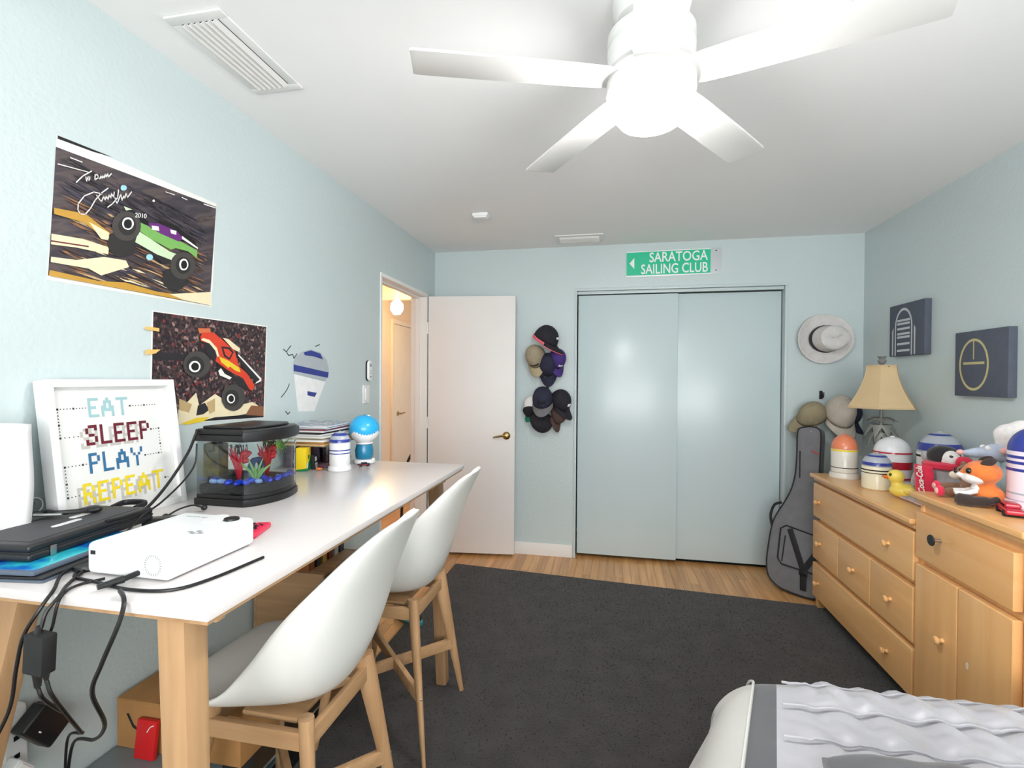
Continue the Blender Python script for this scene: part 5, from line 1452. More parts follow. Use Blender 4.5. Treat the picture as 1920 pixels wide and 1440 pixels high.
text_mesh('Coca-Cola', .036, PV @ frame(p0 + ax_.cross(ay_) * .010 - ay_ * .012, ax_, ay_, ax_.cross(ay_)), 'fur_white', 'lettering', t, shear=.25, sx=.78, bold=.0008)
t = thing('grey_cushion', 'flat grey cloth pad under the plush penguin', 'cloth', (2.925, -1.295, LZ))
part('pad', 'fur_grey', t, lambda b: b.box((-.115, -.13, 0), (.13, .13, .022), bev=.010, seg=3))
part('stitching', 'fur_pink', t, lambda b: b.tube(smooth_path([(-.118, -.10, .012), (-.121, -.04, .013), (-.118, .04, .013), (-.121, .10, .012)], 4), .003))
t = thing('blue_plush', 'small sky-blue soft toy lying in front of the penguin', 'soft toy', (2.855, -1.455, LZ))
part('body', 'fur_sky', t, lambda b: [b.ell((0, 0, .05), (.028, .034, .05)), b.ell((-.01, .03, .095), (.028, .03, .026)), b.ell((-.015, -.035, .09), (.026, .024, .022))], remesh=.005)
part('foot', 'eye_black', t, lambda b: b.ell((-.030, .0, .085), (.010, .022, .008), n=10))
t = thing('grey_tray', 'rounded grey plastic tray edge behind the duck', 'tray', (2.925, -1.085, LZ))
part('dish', 'grey_plastic', t, lambda b: b.lathe([(.022, 0), (.028, .004), (.036, .022), (.038, .024), (.034, .024), (.026, .006), (0, .005)], n=24))
part('rim', 'dark_metal', t, lambda b: b.lathe([(.037, .0235), (.040, .026), (.037, .0285), (.034, .026)], n=24))

# brown plush with red paws, sitting on the tall cabinet
t = thing('brown_plush', 'brown plush animal with red paws behind the fox', 'soft toy', (2.812, -1.655, HZ))
part('body', 'fur_brown', t, lambda b: [b.ell((.01, .0, .045), (.045, .046, .045)), b.ell((-.005, .022, .092), (.036, .036, .034)), b.ell((-.035, .055, .030), (.055, .020, .020)), b.ell((-.045, -.005, .022), (.070, .020, .020))], remesh=.006)
part('muzzle', 'fur_cream', t, lambda b: [b.ell((-.038, .032, .082), (.019, .022, .016), n=12)])
part('paw', 'fur_red', t, lambda b: [b.ell((-.112, -.004, .024), (.014, .022, .021), n=14), b.ell((-.088, .056, .032), (.012, .021, .021), n=14)])
part('paw_pad', 'fur_pink', t, lambda b: [b.ell((-.121, -.004, .024), (.007, .013, .013), n=10), b.ell((-.097, .056, .032), (.006, .012, .012), n=10)])
part('eye', 'eye_black', t, lambda b: [b.ell((-.036, .022 + s * .014, .106), (.005, .005, .006), n=8) for s in (-1, 1)])
part('ear', 'fur_brown', t, lambda b: [b.ell((.0, .022 + s * .027, .122), (.009, .012, .013), n=10) for s in (-1, 1)])

# fox
t = thing('fox_plush', 'orange and white plush fox on the tall cabinet', 'soft toy', (2.782, -1.765, HZ))
FV = axes((0, 0, 0), (-.72, .35, 0), (0, 0, 1))
part('body', 'fur_orange', t, lambda b: [b.ell((-.012, 0, .036), (.046, .038, .038)), b.ell((.0, .0, .072), (.030, .028, .026)), b.ell((.006, 0, .118), (.056, .058, .044)), b.ell((.050, 0, .112), (.022, .020, .014))], M=FV, remesh=.005)
part('cheek', 'fur_white', t, lambda b: [b.ell((.026, .0, .098), (.042, .053, .026), n=16), b.ell((.058, .0, .104), (.024, .018, .012), n=12)], M=FV, remesh=.004)
part('chest', 'fur_white', t, lambda b: b.ell((.020, 0, .058), (.018, .022, .026), n=14), M=FV)
part('nose', 'eye_black', t, lambda b: b.ell((.080, 0, .112), (.006, .008, .005), n=10), M=FV)
part('eye', 'eye_black', t, lambda b: [b.ell((.046, s * .036, .124), (.010, .009, .011), n=12) for s in (-1, 1)], M=FV)
part('ear', 'fur_dark', t, lambda b: [b.ell((-.006, s * .034, .160), (.024, .008, .014), R=Matrix.Rotation(.5, 4, 'Y'), n=12) for s in (-1, 1)], M=FV)
part('paw', 'fur_white', t, lambda b: [b.tube([(.022, s * .026, .052), (.050, s * .030, .040), (.082, s * .028, .034)], [.009, .009, .011], n=10) for s in (-1, 1)], M=FV)
part('tail', 'fur_dark', t, lambda b: b.tube(smooth_path([(-.03, .045, .03), (.0, .062, .022), (.045, .066, .020), (.085, .058, .022)], 4), [.012] * 4 + [.018] * 4 + [.022] * 4 + [.014], n=12), M=FV)

# long-nosed mouse
t = thing('mouse_plush', 'blue-grey plush mouse with a pink nose behind the brown plush', 'soft toy', (2.972, -1.615, HZ))
MV = axes((0, 0, 0), (-.90, .25, 0), (0, 0, 1))
part('body', 'fur_aqua', t, lambda b: [b.ell((-.01, 0, .07), (.055, .055, .070)), b.ell((0, 0, .135), (.040, .040, .030))], M=MV, remesh=.006)
part('head', 'fur_bluegrey', t, lambda b: [b.ell((.045, 0, .172), (.058, .042, .036)), b.ell((.098, 0, .168), (.042, .024, .022)), b.ell((.13, 0, .166), (.028, .015, .014))], M=MV, remesh=.005)
part('nose', 'fur_pink', t, lambda b: b.ell((.158, 0, .167), (.013, .012, .011), n=12), M=MV)
part('ear', 'fur_pink', t, lambda b: [b.ell((.030, s * .048, .186), (.034, .010, .016), R=Matrix.Rotation(s * .5, 4, 'Z'), n=14) for s in (-1, 1)], M=MV)
part('eye', 'fur_white', t, lambda b: [b.ell((.082, s * .024, .190), (.010, .008, .010), n=10) for s in (-1, 1)], M=MV)
part('tall_cap', 'fur_white', t, lambda b: [b.ell((.010, 0, .245), (.050, .046, .044)), b.ell((.022, .0, .215), (.032, .034, .026)), b.ell((-.025, .0, .272), (.042, .038, .032))], M=MV, remesh=.006)

t = thing('red_toy', 'shiny red toy car at the right edge of the tall cabinet', 'toy car', (2.770, -1.905, HZ), 1.2)
part('body', 'toy_red', t, lambda b: [b.box((-.06, -.026, .008), (.06, .026, .026), bev=.010, seg=3), b.box((-.028, -.021, .024), (.030, .021, .042), bev=.009, seg=3)])
part('window', 'screen_black', t, lambda b: b.box((-.022, -.0216, .029), (.024, .0216, .037), bev=.002))
part('wheel', 'black_matte', t, lambda b: [b.tube([(sx * .036, -.028, .011), (sx * .036, .028, .011)], .011, n=14) for sx in (-1, 1)])

# ------------------------------------------------------------------ table lamp
mat('shade_tan', (206, 180, 140), .85, var=.05, vscale=8, bump=.2, bscale=120)
mat('lamp_pewter', (138, 140, 134), .5, metal=.2, var=.15, vscale=30)
lamp = thing('table_lamp', 'table lamp with a tan bell shade and leafy pewter base', 'lamp', (2.985, -.635, LZ - .0005))
part('foot', 'lamp_pewter', lamp, lambda b: b.lathe([(.060, 0), (.062, .008), (.05, .018), (.03, .028), (0, .028)], n=28))
part('column', 'lamp_pewter', lamp, lambda b: b.lathe([(.026, .026), (.040, .07), (.044, .12), (.036, .18), (.018, .205), (.012, .22), (.010, .34), (.008, .66), (0, .66)], n=24))
for ring_, (zz, rr, n_, dr) in enumerate(((.305, .090, 8, -.058), (.345, .082, 8, -.010), (.262, .075, 8, -.070))):
    for k in range(n_):
        a = 2 * PI * (k + .5 * (ring_ % 2)) / n_
        part('leaf', 'lamp_pewter', lamp, lambda b: b.tube([(.010 * math.cos(a), .010 * math.sin(a), zz), (rr * .55 * math.cos(a), rr * .55 * math.sin(a), zz + .008), (rr * math.cos(a), rr * math.sin(a), zz + dr)], [.014, .026, .002], n=8, flat=.25, ref=(-math.sin(a), math.cos(a), 0)))
def shade_pt(u, v):
    a = u * 2 * PI
    k = 6
    hexr = math.cos(PI / k) / math.cos((a % (2 * PI / k)) - PI / k)
    r_ = .078 + .100 * (1 - v) ** 1.7
    return V(r_ * (hexr * .9 + .1) * math.cos(a), r_ * (hexr * .9 + .1) * math.sin(a), .415 + .245 * v)
part('lamp_shade', 'shade_tan', lamp, lambda b: b.grid(shade_pt, 48, 12, closed=True), solid=.003, sharp=28)
part('shade_trim', 'shade_tan', lamp, lambda b: [b.tube([shade_pt(k / 6 + 0, v / 8) for v in range(9)], .003, n=6) for k in range(6)] + [b.tube([shade_pt(k / 48, v) for k in range(49)], .0035, n=6) for v in (0, 1)])
part('finial', 'lamp_pewter', lamp, lambda b: [b.lathe([(.008, .655), (.010, .670), (.020, .680), (.022, .690), (.014, .700), (.024, .715), (0, .712)], n=12)])
part('spider', 'dark_metal', lamp, lambda b: [b.tube([(-.075, 0, .655), (.075, 0, .655)], .0025), b.tube([(0, -.075, .655), (0, .075, .655)], .0025)])

# ------------------------------------------------------------------ dresser and tall cabinet
def knob(parent, M, m_='maple_v', s=1.0):
    part('knob', m_, parent, lambda b: b.lathe([(.010 * s, 0), (.0075 * s, .006), (.0085 * s, .012), (.015 * s, .019), (.0155 * s, .024), (.010 * s, .029), (0, .030)], M=M, n=18))
DXF = 2.682                                      # face plane
def face(y, z, out=0.0):                          # u towards the viewer's right (-Y), v up, w out into the room
    return frame((DXF - out, y, z), (0, -1, 0), (0, 0, 1), (-1, 0, 0))
dr = thing('dresser', 'low light maple dresser with rows of drawers by the right wall', 'dresser', (2.92, -1.05, 0))
I = Matrix.Translation((-2.92, 1.05, 0))
y0, y1 = -.540, -1.563
def carcass(b):
    b.box((DXF + .012, y0, .0135), (3.150, y0 - .020, .805), bev=.002)
    b.box((DXF + .012, y1 + .020, .0135), (3.150, y1, .805), bev=.002)
    b.box((DXF + .012, y1, .070), (DXF + .030, y0, .805))
    b.box((3.140, y1, .05), (3.150, y0, .80))
    b.box((DXF + .02, y1 + .02, .07), (3.14, y0 - .02, .09))
part('carcass', 'maple_v', dr, carcass, M=I)
part('top_board', 'maple', dr, lambda b: [b.box((2.650, y1 + .001, .806), (3.158, y0 + .022, .830), bev=.008, seg=3)], M=I)
part('top_moulding', 'maple', dr, lambda b: b.box((2.668, y1 + .001, .788), (DXF + .014, y0 + .008, .806), bev=.004), M=I)
part('plinth_foot', 'maple_v', dr, lambda b: [b.box((DXF + .002, y0, .0135), (DXF + .04, y0 - .035, .072), bev=.003), b.box((DXF + .002, y1 + .035, .0135), (DXF + .04, y1, .072), bev=.003)], M=I)
def drawer(parent, ya, yb, z0, z1, knobs, name='drawer', m_='maple', Mi=I, kmat='maple_v', ks=1.0):
    d = part(name, m_, parent, lambda b: b.box((0.002, 0.002, -.012), (abs(yb - ya) - .002, z1 - z0, .018), bev=.006, seg=3), M=Mi @ face(ya, z0))
    for (ky, kz) in knobs:
        knob(d, Mi @ face(ya, z0) @ Matrix.Translation((ky, kz, .018)), kmat, ks)
    return d
Wd = y0 - y1
drawer(dr, y0, y1, .570, .775, [(.09, .10), (Wd - .185, .10)])
third = Wd / 3
drawer(dr, y0, y0 - third, .312, .545, [(third * .32, .115)])
drawer(dr, y0 - third, y0 - 2 * third, .312, .545, [(third * .52, .115)])
drawer(dr, y0 - 2 * third, y1, .312, .545, [(third * .52, .115)])
drawer(dr, y0, y1, .082, .288, [(.09, .10), (Wd - .185, .10)])

cb = thing('tall_cabinet', 'taller light maple cabinet with a black-knobbed drawer at the right', 'cabinet', (2.92, -1.83, 0))
I2 = Matrix.Translation((-2.92, 1.83, 0))
y2, y3 = -1.566, -2.108
part('carcass', 'maple_v', cb, lambda b: [b.box((DXF + .004, y2, .0135), (3.150, y2 - .018, .918), bev=.002), b.box((DXF + .004, y3 + .018, .0135), (3.150, y3, .918), bev=.002), b.box((DXF + .012, y3, .05), (DXF + .03, y2, .918)),
     b.box((3.140, y3, .05), (3.150, y2, .915))], M=I2)
part('top_board', 'maple', cb, lambda b: b.box((2.648, y3 - .022, .922), (3.158, y2 + .010, .947), bev=.008, seg=3), M=I2)
part('top_moulding', 'maple', cb, lambda b: b.box((2.668, y3 - .010, .903), (DXF + .014, y2 + .0, .922), bev=.004), M=I2)
part('plinth', 'maple', cb, lambda b: b.box((DXF + .01, y3 + .002, .0135), (DXF + .03, y2 - .002, .08), bev=.002), M=I2)
d = drawer(cb, y2 - .008, y3 + .030, .680, .868, [], Mi=I2)
KM = I2 @ face(y2 - .008, .680) @ Matrix.Translation((.160, .115, .018))
part('knob_stem', 'steel', d, lambda b: b.lathe([(.006, 0), (.006, .030), (.0, .030)], M=KM, n=14))
part('black_knob', 'black_plastic', d, lambda b: b.lathe([(.010, .028), (.020, .031), (.0215, .034), (.020, .036), (0, .0362)], M=KM, n=24))
half = ((y2 - .008) - (y3 + .030)) / 2
drawer(cb, y2 - .008, y2 - .008 - half, .088, .656, [(half * .70, .335)], 'door', 'maple_v', Mi=I2)
d = drawer(cb, y2 - .008 - half, y3 + .030, .088, .656, [], 'door', 'maple_v', Mi=I2)
mat('bare_mark', (226, 214, 196), .7, var=.1)
part('bare_spot', 'bare_mark', d, lambda b: b.prism(circle(.055, .315, .007, 14, .013), .0182, .0187), M=I2 @ face(y2 - .008 - half, .088))

# ------------------------------------------------------------------ guitar bag in the corner
mat('bag_grey', (116, 116, 120), .8, var=.07, vscale=20, bump=.3, bscale=260)
mat('bag_black', (30, 29, 32), .7, var=.08)
bo, bd, bu, bn = Vector((2.600, -.382, .012)), Vector((.785, -.619, 0)), Vector((.1002, .1271, .9868)), Vector((.6108, .7747, -.1618))
BM = Matrix.Translation(-bo) @ frame(bo, bd, bu, -bn)
BAGL = [(.040, 1.098), (-.014, 1.085), (-.034, 1.050), (-.028, .887), (-.032, .743), (-.062, .624), (-.129, .481), (-.152, .398), (-.165, .260), (-.167, .150), (-.145, .065), (-.080, .018), (.020, .004)]
BAGR = [(.120, .006), (.185, .040), (.215, .120), (.222, .220), (.212, .36), (.19, .45), (.140, .58), (.118, .70), (.112, .887), (.108, 1.05), (.085, 1.09)]
outline = [(p.x, p.y) for p in smooth_path([(x, y, 0) for x, y in BAGL + BAGR + [BAGL[0]]], 4)][:-1]
bag = thing('guitar_bag', 'grey padded guitar bag leaning between the closet and the dresser', 'guitar bag', bo)
part('shell', 'bag_grey', bag, lambda b: b.prism(outline, -.085, 0, bev=.012, seg=3), M=BM)
part('piping', 'bag_black', bag, lambda b: b.tube([(x, y, .001) for x, y in outline] + [(outline[0][0], outline[0][1], .001)], .004, n=6), M=BM)
part('handle', 'bag_black', bag, lambda b: b.tube(smooth_path([(-.112, .568, -.03), (-.156, .542, -.03), (-.175, .47, -.03), (-.160, .395, -.03)], 5), .009, n=8), M=BM)
part('pocket', 'bag_grey', bag, lambda b: b.prism([(-.055, .425), (-.088, .40), (-.093, .205), (-.068, .172), (.16, .160), (.175, .39)], .0, .014, bev=.006), M=BM)
part('pocket_edging', 'bag_black', bag, lambda b: b.tube([(x, y, .013) for x, y in [(-.055, .425), (-.088, .40), (-.093, .205), (-.068, .172), (.16, .160), (.175, .39), (-.055, .425)]], .0055, n=6), M=BM)
part('strap', 'bag_black', bag, lambda b: [b.bar((-.030, .410, .020), (.066, .165, .020), .034, .006, ref=(1, 0, 0), bev=.001), b.bar((.155, .33, .022), (.066, .165, .022), .034, .006, ref=(1, 0, 0), bev=.001), b.bar((.066, .175, .019), (.069, .040, .008), .036, .006, ref=(1, 0, 0), bev=.001)], M=BM)
part('buckle', 'black_plastic', bag, lambda b: b.box((.045, .135, .018), (.092, .165, .028), bev=.003), M=BM)
part('zip', 'bag_black', bag, lambda b: b.tube([(-.056, .36, .015), (-.066, .19, .015)], .004, n=6), M=BM)
part('neck_slot', 'bag_black', bag, lambda b: b.bar((-.010, .93, .001), (.000, .75, .001), .008, .004, ref=(1, 0, 0), bev=.001), M=BM)
part('red_tag', 'cord_red', bag, lambda b: b.bar((.060, .94, .003), (.105, .918, .003), .006, .004, ref=(0, 1, 0), bev=.001), M=BM)
part('rivet', 'steel', bag, lambda b: b.ell((.049, 1.066, .002), (.004, .004, .002), n=10), M=BM)
# ------------------------------------------------------------------ under the desk
clear_mat('tote_clear', (206, 214, 216), .10, .12)
mat('tote_grey', (120, 130, 134), .35, var=.04)
tt = thing('grey_tote', 'low grey lidded tote carrying the cardboard box', 'storage box', (.17, -2.74, 0))
part('tub', 'tote_grey', tt, lambda b: b.box((-.15, -.20, 0.0), (.115, .155, .292), bev=.012, seg=3))
part('lid', 'tote_grey', tt, lambda b: [b.box((-.16, -.21, .293), (.122, .165, .308), bev=.004), b.box((-.14, -.19, .307), (.10, .15, .313), bev=.002)])
tote = thing('storage_tote', 'low clear plastic bin with teal folders under the near chair', 'storage box', (.18, -2.345, .0))
TZ = .014
def tub(b):
    x0, x1, ya, yb, h_ = -.155, .158, -.215, .215, .118
    b.box((x0, ya, 0.0), (x1, yb, .003))
    b.flat([(ya, .003), (yb, .003), (yb, h_), (ya, h_)], x1, M=frame((0, 0, 0), (0, 1, 0), (0, 0, 1), (1, 0, 0)))
    b.flat([(ya, .003), (yb, .003), (yb, h_), (ya, h_)], x0, M=frame((0, 0, 0), (0, 1, 0), (0, 0, 1), (1, 0, 0)))
    for y_ in (ya, yb):
        b.flat([(x0, .003), (x1, .003), (x1, h_), (x0, h_)], -y_, M=frame((0, 0, 0), (1, 0, 0), (0, 0, 1), (0, -1, 0)))
part('tub', 'tote_clear', tote, tub, M=Matrix.Translation((0, 0, TZ)))
part('lid', 'tote_clear', tote, lambda b: b.box((-.160, -.220, .1185), (.163, .220, .122)), M=Matrix.Translation((0, 0, TZ)))
part('rim', 'grey_plastic', tote, lambda b: b.tube([(.163, -.22, .120), (.163, .22, .120), (-.160, .22, .120), (-.160, -.22, .120), (.163, -.22, .120)], .0035), M=Matrix.Translation((0, 0, TZ)))
part('latch', 'white_plastic', tote, lambda b: [b.box((-.03 + x, .2155, .07), (.03 + x, .226, .124), bev=.004) for x in (-.08, .08)], M=Matrix.Translation((0, 0, TZ)))
mat('folder_teal', (110, 150, 166), .4, var=.05)
mat('folder_ink', (24, 28, 34), .5, var=.05)
for k, (m_, z0_) in enumerate((('folder_ink', .005), ('folder_teal', .03), ('folder_ink', .045), ('folder_teal', .070))):
    f_ = thing('folder', ['black folder at the bottom of the clear bin', 'teal folder in the middle of the clear bin', 'black folder between the teal folders in the clear bin', 'teal folder on top inside the clear bin'][k], 'folder', (.18 - .010 * k, -2.375 + .010 * k, TZ + z0_), 0, 'folders in the clear bin')
    part('cover', m_, f_, lambda b: b.box((-.12, -.16, 0), (.12, .16, .012), bev=.002))
    part('spine_label', 'paper_white', f_, lambda b: b.box((.1201, -.03, .003), (.1206, .03, .009)))
bx = thing('cardboard_box', 'brown cardboard shipping box with a curved arrow on the grey tote', 'box', (.20, -2.615, .3135))
part('carton', 'cardboard', bx, lambda b: b.box((-.18, -.080, 0), (.235, .080, .138), bev=.002))
part('flap', 'cardboard', bx, lambda b: [b.box((-.18, -.080, .138), (.024, .080, .142), bev=.001), b.box((.030, -.080, .138), (.235, .080, .142), bev=.001)])
FBX = frame((0, -.0802, 0), (1, 0, 0), (0, 0, 1), (0, -1, 0))
part('printed_arrow', 'black_matte', bx, lambda b: [b.flat([(-.146, .100), (-.138, .103), (-.12, .072), (-.098, .058), (-.098, .050), (-.125, .064)], .0006), b.flat([(-.102, .064), (-.090, .054), (-.102, .044)], .0007)], M=FBX, sharp=None)
rp = thing('red_packet', 'glossy red packet leaning on the cardboard box', 'packet', (.145, -2.722, .3140))
part('packet', 'cord_red', rp, lambda b: b.box((-.033, -.004, 0), (.033, .010, .105), bev=.003, M=Matrix.Rotation(-.12, 4, 'X')))
part('seal', 'paper_white', rp, lambda b: b.tube(smooth_path([(.006, -.0055, .075), (.014, -.0045, .088), (.026, -.004, .094)], 4), .0014, n=5, M=Matrix.Rotation(-.12, 4, 'X')))

# wooden crate and magazine shelf beneath the far end of the desk
cr = thing('wooden_crate', 'open wooden crate standing under the far end of the desk', 'crate', (.165, -1.905, 0))
part('side', 'beech_x', cr, lambda b: [b.box((-.14, -.22, .0), (.16, -.205, .62), bev=.002)])
part('side', 'beech_x', cr, lambda b: [b.box((-.14, .06, .0), (.16, .075, .62), bev=.002)])
part('back', 'beech_x', cr, lambda b: b.box((-.15, -.22, .0), (-.14, .075, .62)))
for z in (.0, .30, .605):
    part('shelf', 'beech_x', cr, lambda b: b.box((-.14, -.205, z), (.155, .06, z + .015), bev=.001))
for k in range(6):
    mat('book_%d' % k, [(150, 90, 50), (60, 50, 48), (190, 150, 70), (120, 60, 40), (206, 200, 190), (70, 80, 90)][k], .6)
    y_ = -.20 + k * .045
    hgt = .10 + .02 * ((k * 7) % 5)
    bk = thing('book', ['brown', 'black', 'tan', 'rust', 'white', 'slate'][k] + ' book standing on top of the wooden crate', 'book', (.165, -1.905 + y_, .6205), 0, 'books on the wooden crate')
    part('cover', 'book_%d' % k, bk, lambda b: [b.box((-.09, 0, 0), (.09, .003, hgt), bev=.0008), b.box((-.09, .029, 0), (.09, .032, hgt), bev=.0008), b.box((.086, 0, 0), (.09, .032, hgt), bev=.0008)])
    part('pages', 'paper_white', bk, lambda b: b.box((-.087, .003, .002), (.086, .029, hgt - .003)))
mat('shoe_black', (30, 32, 36), .6, var=.1)
mat('shoe_teal', (60, 160, 176), .5, var=.15)
sh = thing('sneaker', 'black and teal shoe on the floor behind the far chair', 'shoe', (.30, -1.225, .013), -.5)
part('sole', 'shoe_teal', sh, lambda b: b.prism([(x * .125, y * (.040 if x < 0 else .036)) for x, y in [(math.cos(a), math.sin(a)) for a in [2 * PI * k / 24 for k in range(24)]]], 0, .022, bev=.005))
part('upper', 'shoe_black', sh, lambda b: [b.ell((.03, 0, .035), (.085, .034, .032)), b.ell((-.065, 0, .050), (.050, .033, .045)), b.ell((-.02, 0, .048), (.06, .032, .036))], remesh=.005)
part('lace', 'shoe_teal', sh, lambda b: [b.tube([(x, -.024, .066 - abs(x) * .1), (x + .006, 0, .074 - abs(x) * .15), (x, .024, .066 - abs(x) * .1)], .0035, n=6) for x in (-.02, 0, .02, .04)])
part('heel_patch', 'shoe_teal', sh, lambda b: b.ell((-.112, 0, .045), (.010, .022, .030), n=10))

# power strip and adapters on the wall under the desk, cables
ps = thing('power_strip', 'white power strip fixed to the wall under the near desk corner', 'power strip', (0, -2.95, .51))
PS = frame((0, 0, 0), (0, .80, .60), (0, -.60, .80), (1, 0, 0)) @ Matrix.Rotation(PI / 2 - .62, 4, 'Z')
part('casing', 'white_plastic', ps, lambda b: b.box((-.16, -.026, .0005), (.085, .026, .030), bev=.010, seg=3), M=PS)
part('socket', 'gap_dark', ps, lambda b: [b.box((-.13 + k * .045, -.006, .0301), (-.118 + k * .045, .006, .0306)) for k in range(4)], M=PS)
ad = thing('power_adapter', 'black power adapter with a white light plugged into the strip', 'adapter', (.032, -2.912, .530))
AD = frame((0, 0, 0), (0, .62, -.78), (0, .78, .62), (1, 0, 0))
part('casing', 'black_plastic', ad, lambda b: b.box((-.050, -.034, .0), (.050, .034, .042), bev=.008, seg=3), M=AD)
part('led', 'white_plastic', ad, lambda b: b.ell((-.010, -.016, .042), (.005, .002, .001), n=8), M=AD)
ad = thing('plug_adapter', 'white plug-in adapter at the lower end of the power strip', 'adapter', (.0315, -2.965, .455))
part('casing', 'white_plastic', ad, lambda b: b.box((-.026, -.020, .0), (.026, .020, .036), bev=.006, seg=3), M=AD)
part('prong_collar', 'trim_white', ad, lambda b: b.box((-.018, -.014, .036), (.018, .014, .040), bev=.002), M=AD)
ad = thing('inline_adapter', 'black inline power brick hanging by its cables off the desk', 'adapter', (.468, -3.205, .918))
part('casing', 'black_matte', ad, lambda b: b.box((-.021, -.012, -.034), (.021, .012, .034), bev=.003, M=Matrix.Rotation(.06, 4, 'Y')))
part('strain_relief', 'black_plastic', ad, lambda b: [b.tube([(-.004, 0, .034), (-.002, 0, .046)], [.007, .004]), b.tube([(-.006, 0, -.034), (-.005, 0, -.060)], [.008, .005]), b.tube([(.013, 0, -.034), (.014, 0, -.046)], [.006, .003])])
def cable(label, pts, r=.0032, k=7):
    t = tag(part('power_cable', 'black_cable', None, lambda b: b.tube(smooth_path(pts, k), r, n=7)), label, 'cable', 'black cables')
    return t
Z1 = DZ + .0036
cable('black cable running from the projector plug down over the desk edge', [(.566, -3.146, DZ + .010), (.598, -3.166, DZ + .008), (.612, -3.180, DZ - .006), (.612, -3.192, .965), (.586, -3.196, .905), (.560, -3.19, .850), (.50, -3.12, .74), (.30, -2.98, .58), (.08, -2.86, .45), (.04, -2.85, .30)], .0038)
cable('black cable lying along the desk in front of the projector', [(.345, -2.99, DZ + .004), (.375, -3.05, Z1), (.40, -3.098, Z1), (.47, -3.112, Z1), (.56, -3.126, Z1), (.64, -3.112, Z1), (.672, -3.05, Z1), (.690, -2.93, Z1)])
cable('black cable dropping from the tablets to the inline brick', [(.36, -2.99, DZ + .006), (.385, -3.06, DZ + .0045), (.43, -3.13, DZ + .0045), (.470, -3.176, DZ + .0035), (.470, -3.196, .985), (.468, -3.203, .960)])
cable('black cable looping down beside the near left desk leg', [(.37, -3.00, DZ + .012), (.37, -3.09, DZ + .008), (.435, -3.160, DZ + .0045), (.445, -3.188, .985), (.425, -3.20, .940), (.408, -3.20, .880), (.390, -3.20, .80), (.34, -3.21, .70), (.28, -3.21, .58), (.26, -3.20, .40), (.26, -3.19, .2)])
cable('thin black cable hanging from the inline brick to the wall adapter', [(.463, -3.205, .858), (.462, -3.195, .83), (.40, -3.12, .75), (.20, -2.98, .64), (.07, -2.93, .60), (.06, -2.915, .585)])
cable('black cable from the inline brick joining the bundle below', [(.482, -3.205, .872), (.490, -3.200, .84), (.44, -3.12, .72), (.25, -2.97, .58), (.09, -2.88, .48), (.045, -2.855, .34)])
cable('short black cable crossing the near desk edge beside the projector', [(.47, -3.095, Z1), (.452, -3.13, Z1), (.462, -3.160, Z1), (.467, -3.176, .990), (.46, -3.18, .95), (.455, -3.186, .93)], .0026)
cable('thick black cable running from the fish tank lid to the carry case', [(.178, -2.574, 1.232), (.185, -2.595, 1.205), (.20, -2.635, 1.165), (.22, -2.715, 1.10), (.245, -2.80, 1.056), (.262, -2.86, 1.052), (.270, -2.93, 1.055)], .0042)
cable('thin black cable running beside the thick one from the fish tank', [(.176, -2.574, 1.19), (.195, -2.60, 1.135), (.215, -2.66, 1.095), (.25, -2.765, 1.060), (.275, -2.84, 1.046), (.305, -2.92, 1.020), (.325, -2.96, 1.008)], .0026)

# ------------------------------------------------------------------ bed
mat('satin_silver', (176, 174, 180), .38, var=.05, vscale=9, sheen=.4, spec=.6)
mat('satin_white', (204, 203, 198), .42, var=.04, vscale=6, sheen=.3)
mat('satin_charcoal', (84, 84, 88), .5, var=.08, sheen=.3)
mat('bed_base', (120, 110, 100), .8)
bed = thing('bed', 'bed under a silver ruched satin comforter at the lower right', 'bed', (2.42, -3.45, 0))
BI = Matrix.Translation((-2.42, 3.45, 0))
bx0, bx1, by0, by1, bz = 1.735, 3.14, -4.45, -2.265, .548
part('base', 'bed_base', bed, lambda b: b.box((bx0 + .16, by0, .06), (bx1 - .02, by1 - .16, .28), bev=.01), M=BI)
for sx, sy in ((bx0 + .22, by1 - .22), (bx1 - .08, by1 - .22), (bx0 + .22, by0 + .06), (bx1 - .08, by0 + .06)):
    part('leg', 'bed_base', bed, lambda b: b.box((sx - .03, sy - .03, .0125), (sx + .03, sy + .03, .07), bev=.004), M=BI)
part('mattress', 'satin_white', bed, lambda b: b.box((bx0 + .14, by0, .28), (bx1 - .02, by1 - .14, bz - .035), bev=.04, seg=4), M=BI)
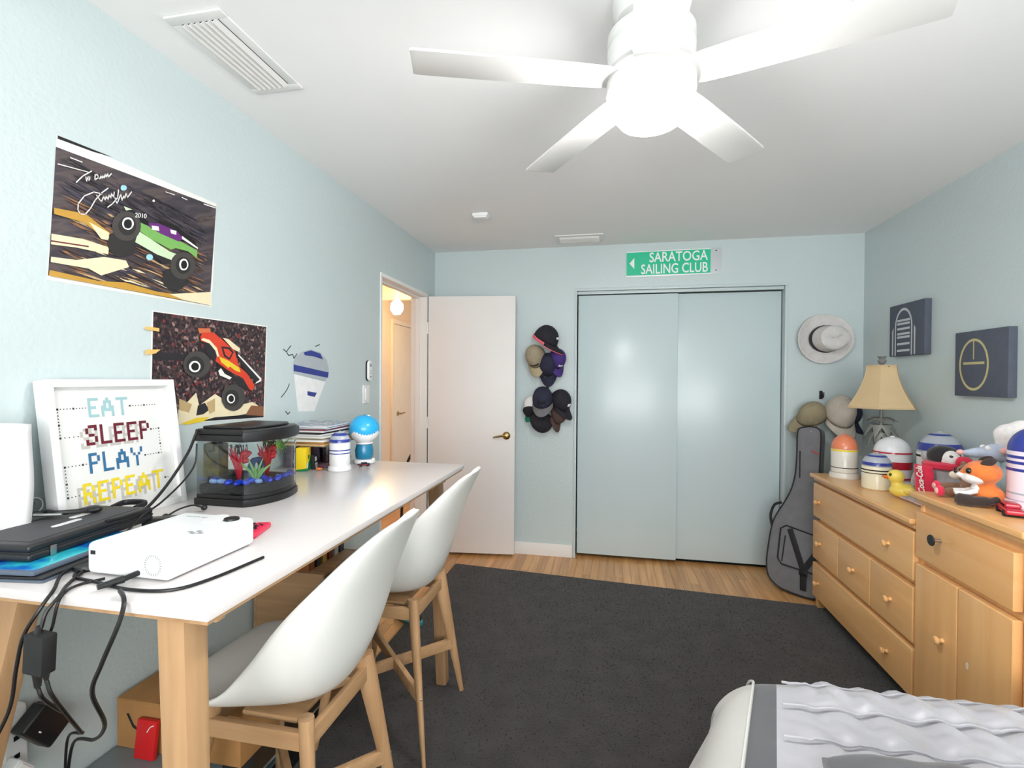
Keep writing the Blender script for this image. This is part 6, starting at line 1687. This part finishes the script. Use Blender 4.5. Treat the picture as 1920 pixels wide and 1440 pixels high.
# comforter: s runs across the bed (overhang, edge, top), q runs along the bed from the foot
def drape(d, over):
    """distance along cloth from its hem -> (inset from the edge, height drop)"""
    R_ = .17
    fall = over
    if d < fall:
        f = d / fall
        return (-.10 * (1 - f), -R_ - (fall - d) * .97)
    if d < fall + R_ * PI / 2:
        a = (d - fall) / R_
        return (R_ * (1 - math.cos(a)), -R_ * (1 - math.sin(a)))
    return (R_ + d - fall - R_ * PI / 2, 0.0)
CW, CL, OV = 1.72, 2.30, .30
def comf(u, v):
    ds, dq = u * CW, v * CL
    ix, zx = drape(ds, OV)
    iy, zy = drape(dq, OV)
    x, y = bx0 + ix, by1 - iy
    zz = bz + (zx + zy if (zx < -.001 and zy < -.001) else min(zx, zy))
    if zx < -.001 and zy < -.001:
        zz = bz - (abs(zx) ** 1.3 + abs(zy) ** 1.3) ** (1 / 1.3)
    zz = max(zz, .035 + .01 * math.sin(ds * 20) + .01 * math.sin(dq * 17))
    top = min(1, max(0, (ds - OV - .25) / .12)) * min(1, max(0, (dq - OV * .5) / .15))
    # ruched rows across the bed and soft pleats between them
    ph = dq / .125
    row = math.exp(-((ph - round(ph)) / .10) ** 2)
    pl = .5 * noise.noise(Vector((x * 24 + y * 9, y * 2.5, 1.3 + round(ph) * .7))) + .30 * math.sin(x * 70 + y * 26 + round(ph) * 2.1 + 3 * noise.noise(Vector((x * 5, y * 5, 0))))
    zz += top * (.015 * (1 - row) + .024 * pl * (1 - row * .5)) if dq > OV * .5 else 0
    if ds < OV + .05:
        x -= .030 * math.sin(dq * 15 + 1.0) * (1 - ds / (OV + .05))
        x -= .015 * noise.noise(Vector((dq * 9, zz * 4, 2)))
    if dq < OV + .05:
        y += .012 * math.sin(ds * 17) * (1 - dq / (OV + .05))
    x -= .60 * min(.75, max(0, by1 - .10 - y)) * max(0, 1 - u * 1.25) ** 1.3
    return V(x, y, zz)
def cmat(u, v):
    ds = u * CW
    if ds < OV + .20:
        return 'satin_white'
    if ds < OV + .265:
        return 'satin_charcoal'
    return 'satin_silver'
part('comforter', None, bed, lambda b: b.grid(comf, 150, 190, matfn=cmat), M=BI, sharp=None, solid=.012, offset=1)
part('piping', 'satin_white', bed, lambda b: b.tube([comf((OV + .20) / CW, .12 + .85 * k / 120) + V(0, 0, .011) for k in range(121)], .0035, n=6), M=BI)
for r__ in range(4, 14):
    part('ruched_seam', 'satin_silver', bed, lambda b: b.tube([comf((OV + .275 + (CW - OV - .30) * k / 110) / CW, (.125 * r__) / CL) + V(0, 0, .012 + .003 * noise.noise(Vector((k * .9, r__, 0)))) for k in range(111)], .0036, n=6), M=BI)

fold = thing('folded_throw', 'folded charcoal-edged throw lying on the comforter at the bottom edge', 'throw', (2.07, -2.845, bz + .034))
def fo(u, v):
    a = u * PI
    x = -.22 + .44 * u
    y = -.30 + .42 * v
    e = min(1, min(u, 1 - u) / .22) ** .5 * min(1, (1 - v) / .16 + .0) ** .5
    return V(x * (1 - .15 * v * v), y, .004 + .060 * e + .006 * noise.noise(Vector((x * 14, y * 12, 4))))
part('cloth', None, fold, lambda b: b.grid(fo, 40, 36, matfn=lambda u, v: 'satin_charcoal' if (v > .70 or u < .14 or u > .86) else 'satin_white'), sharp=None, solid=.010, offset=1)
part('edging', 'satin_charcoal', fold, lambda b: b.tube([fo(k / 40, .72) + V(0, 0, .008) for k in range(41)], .004, n=6))
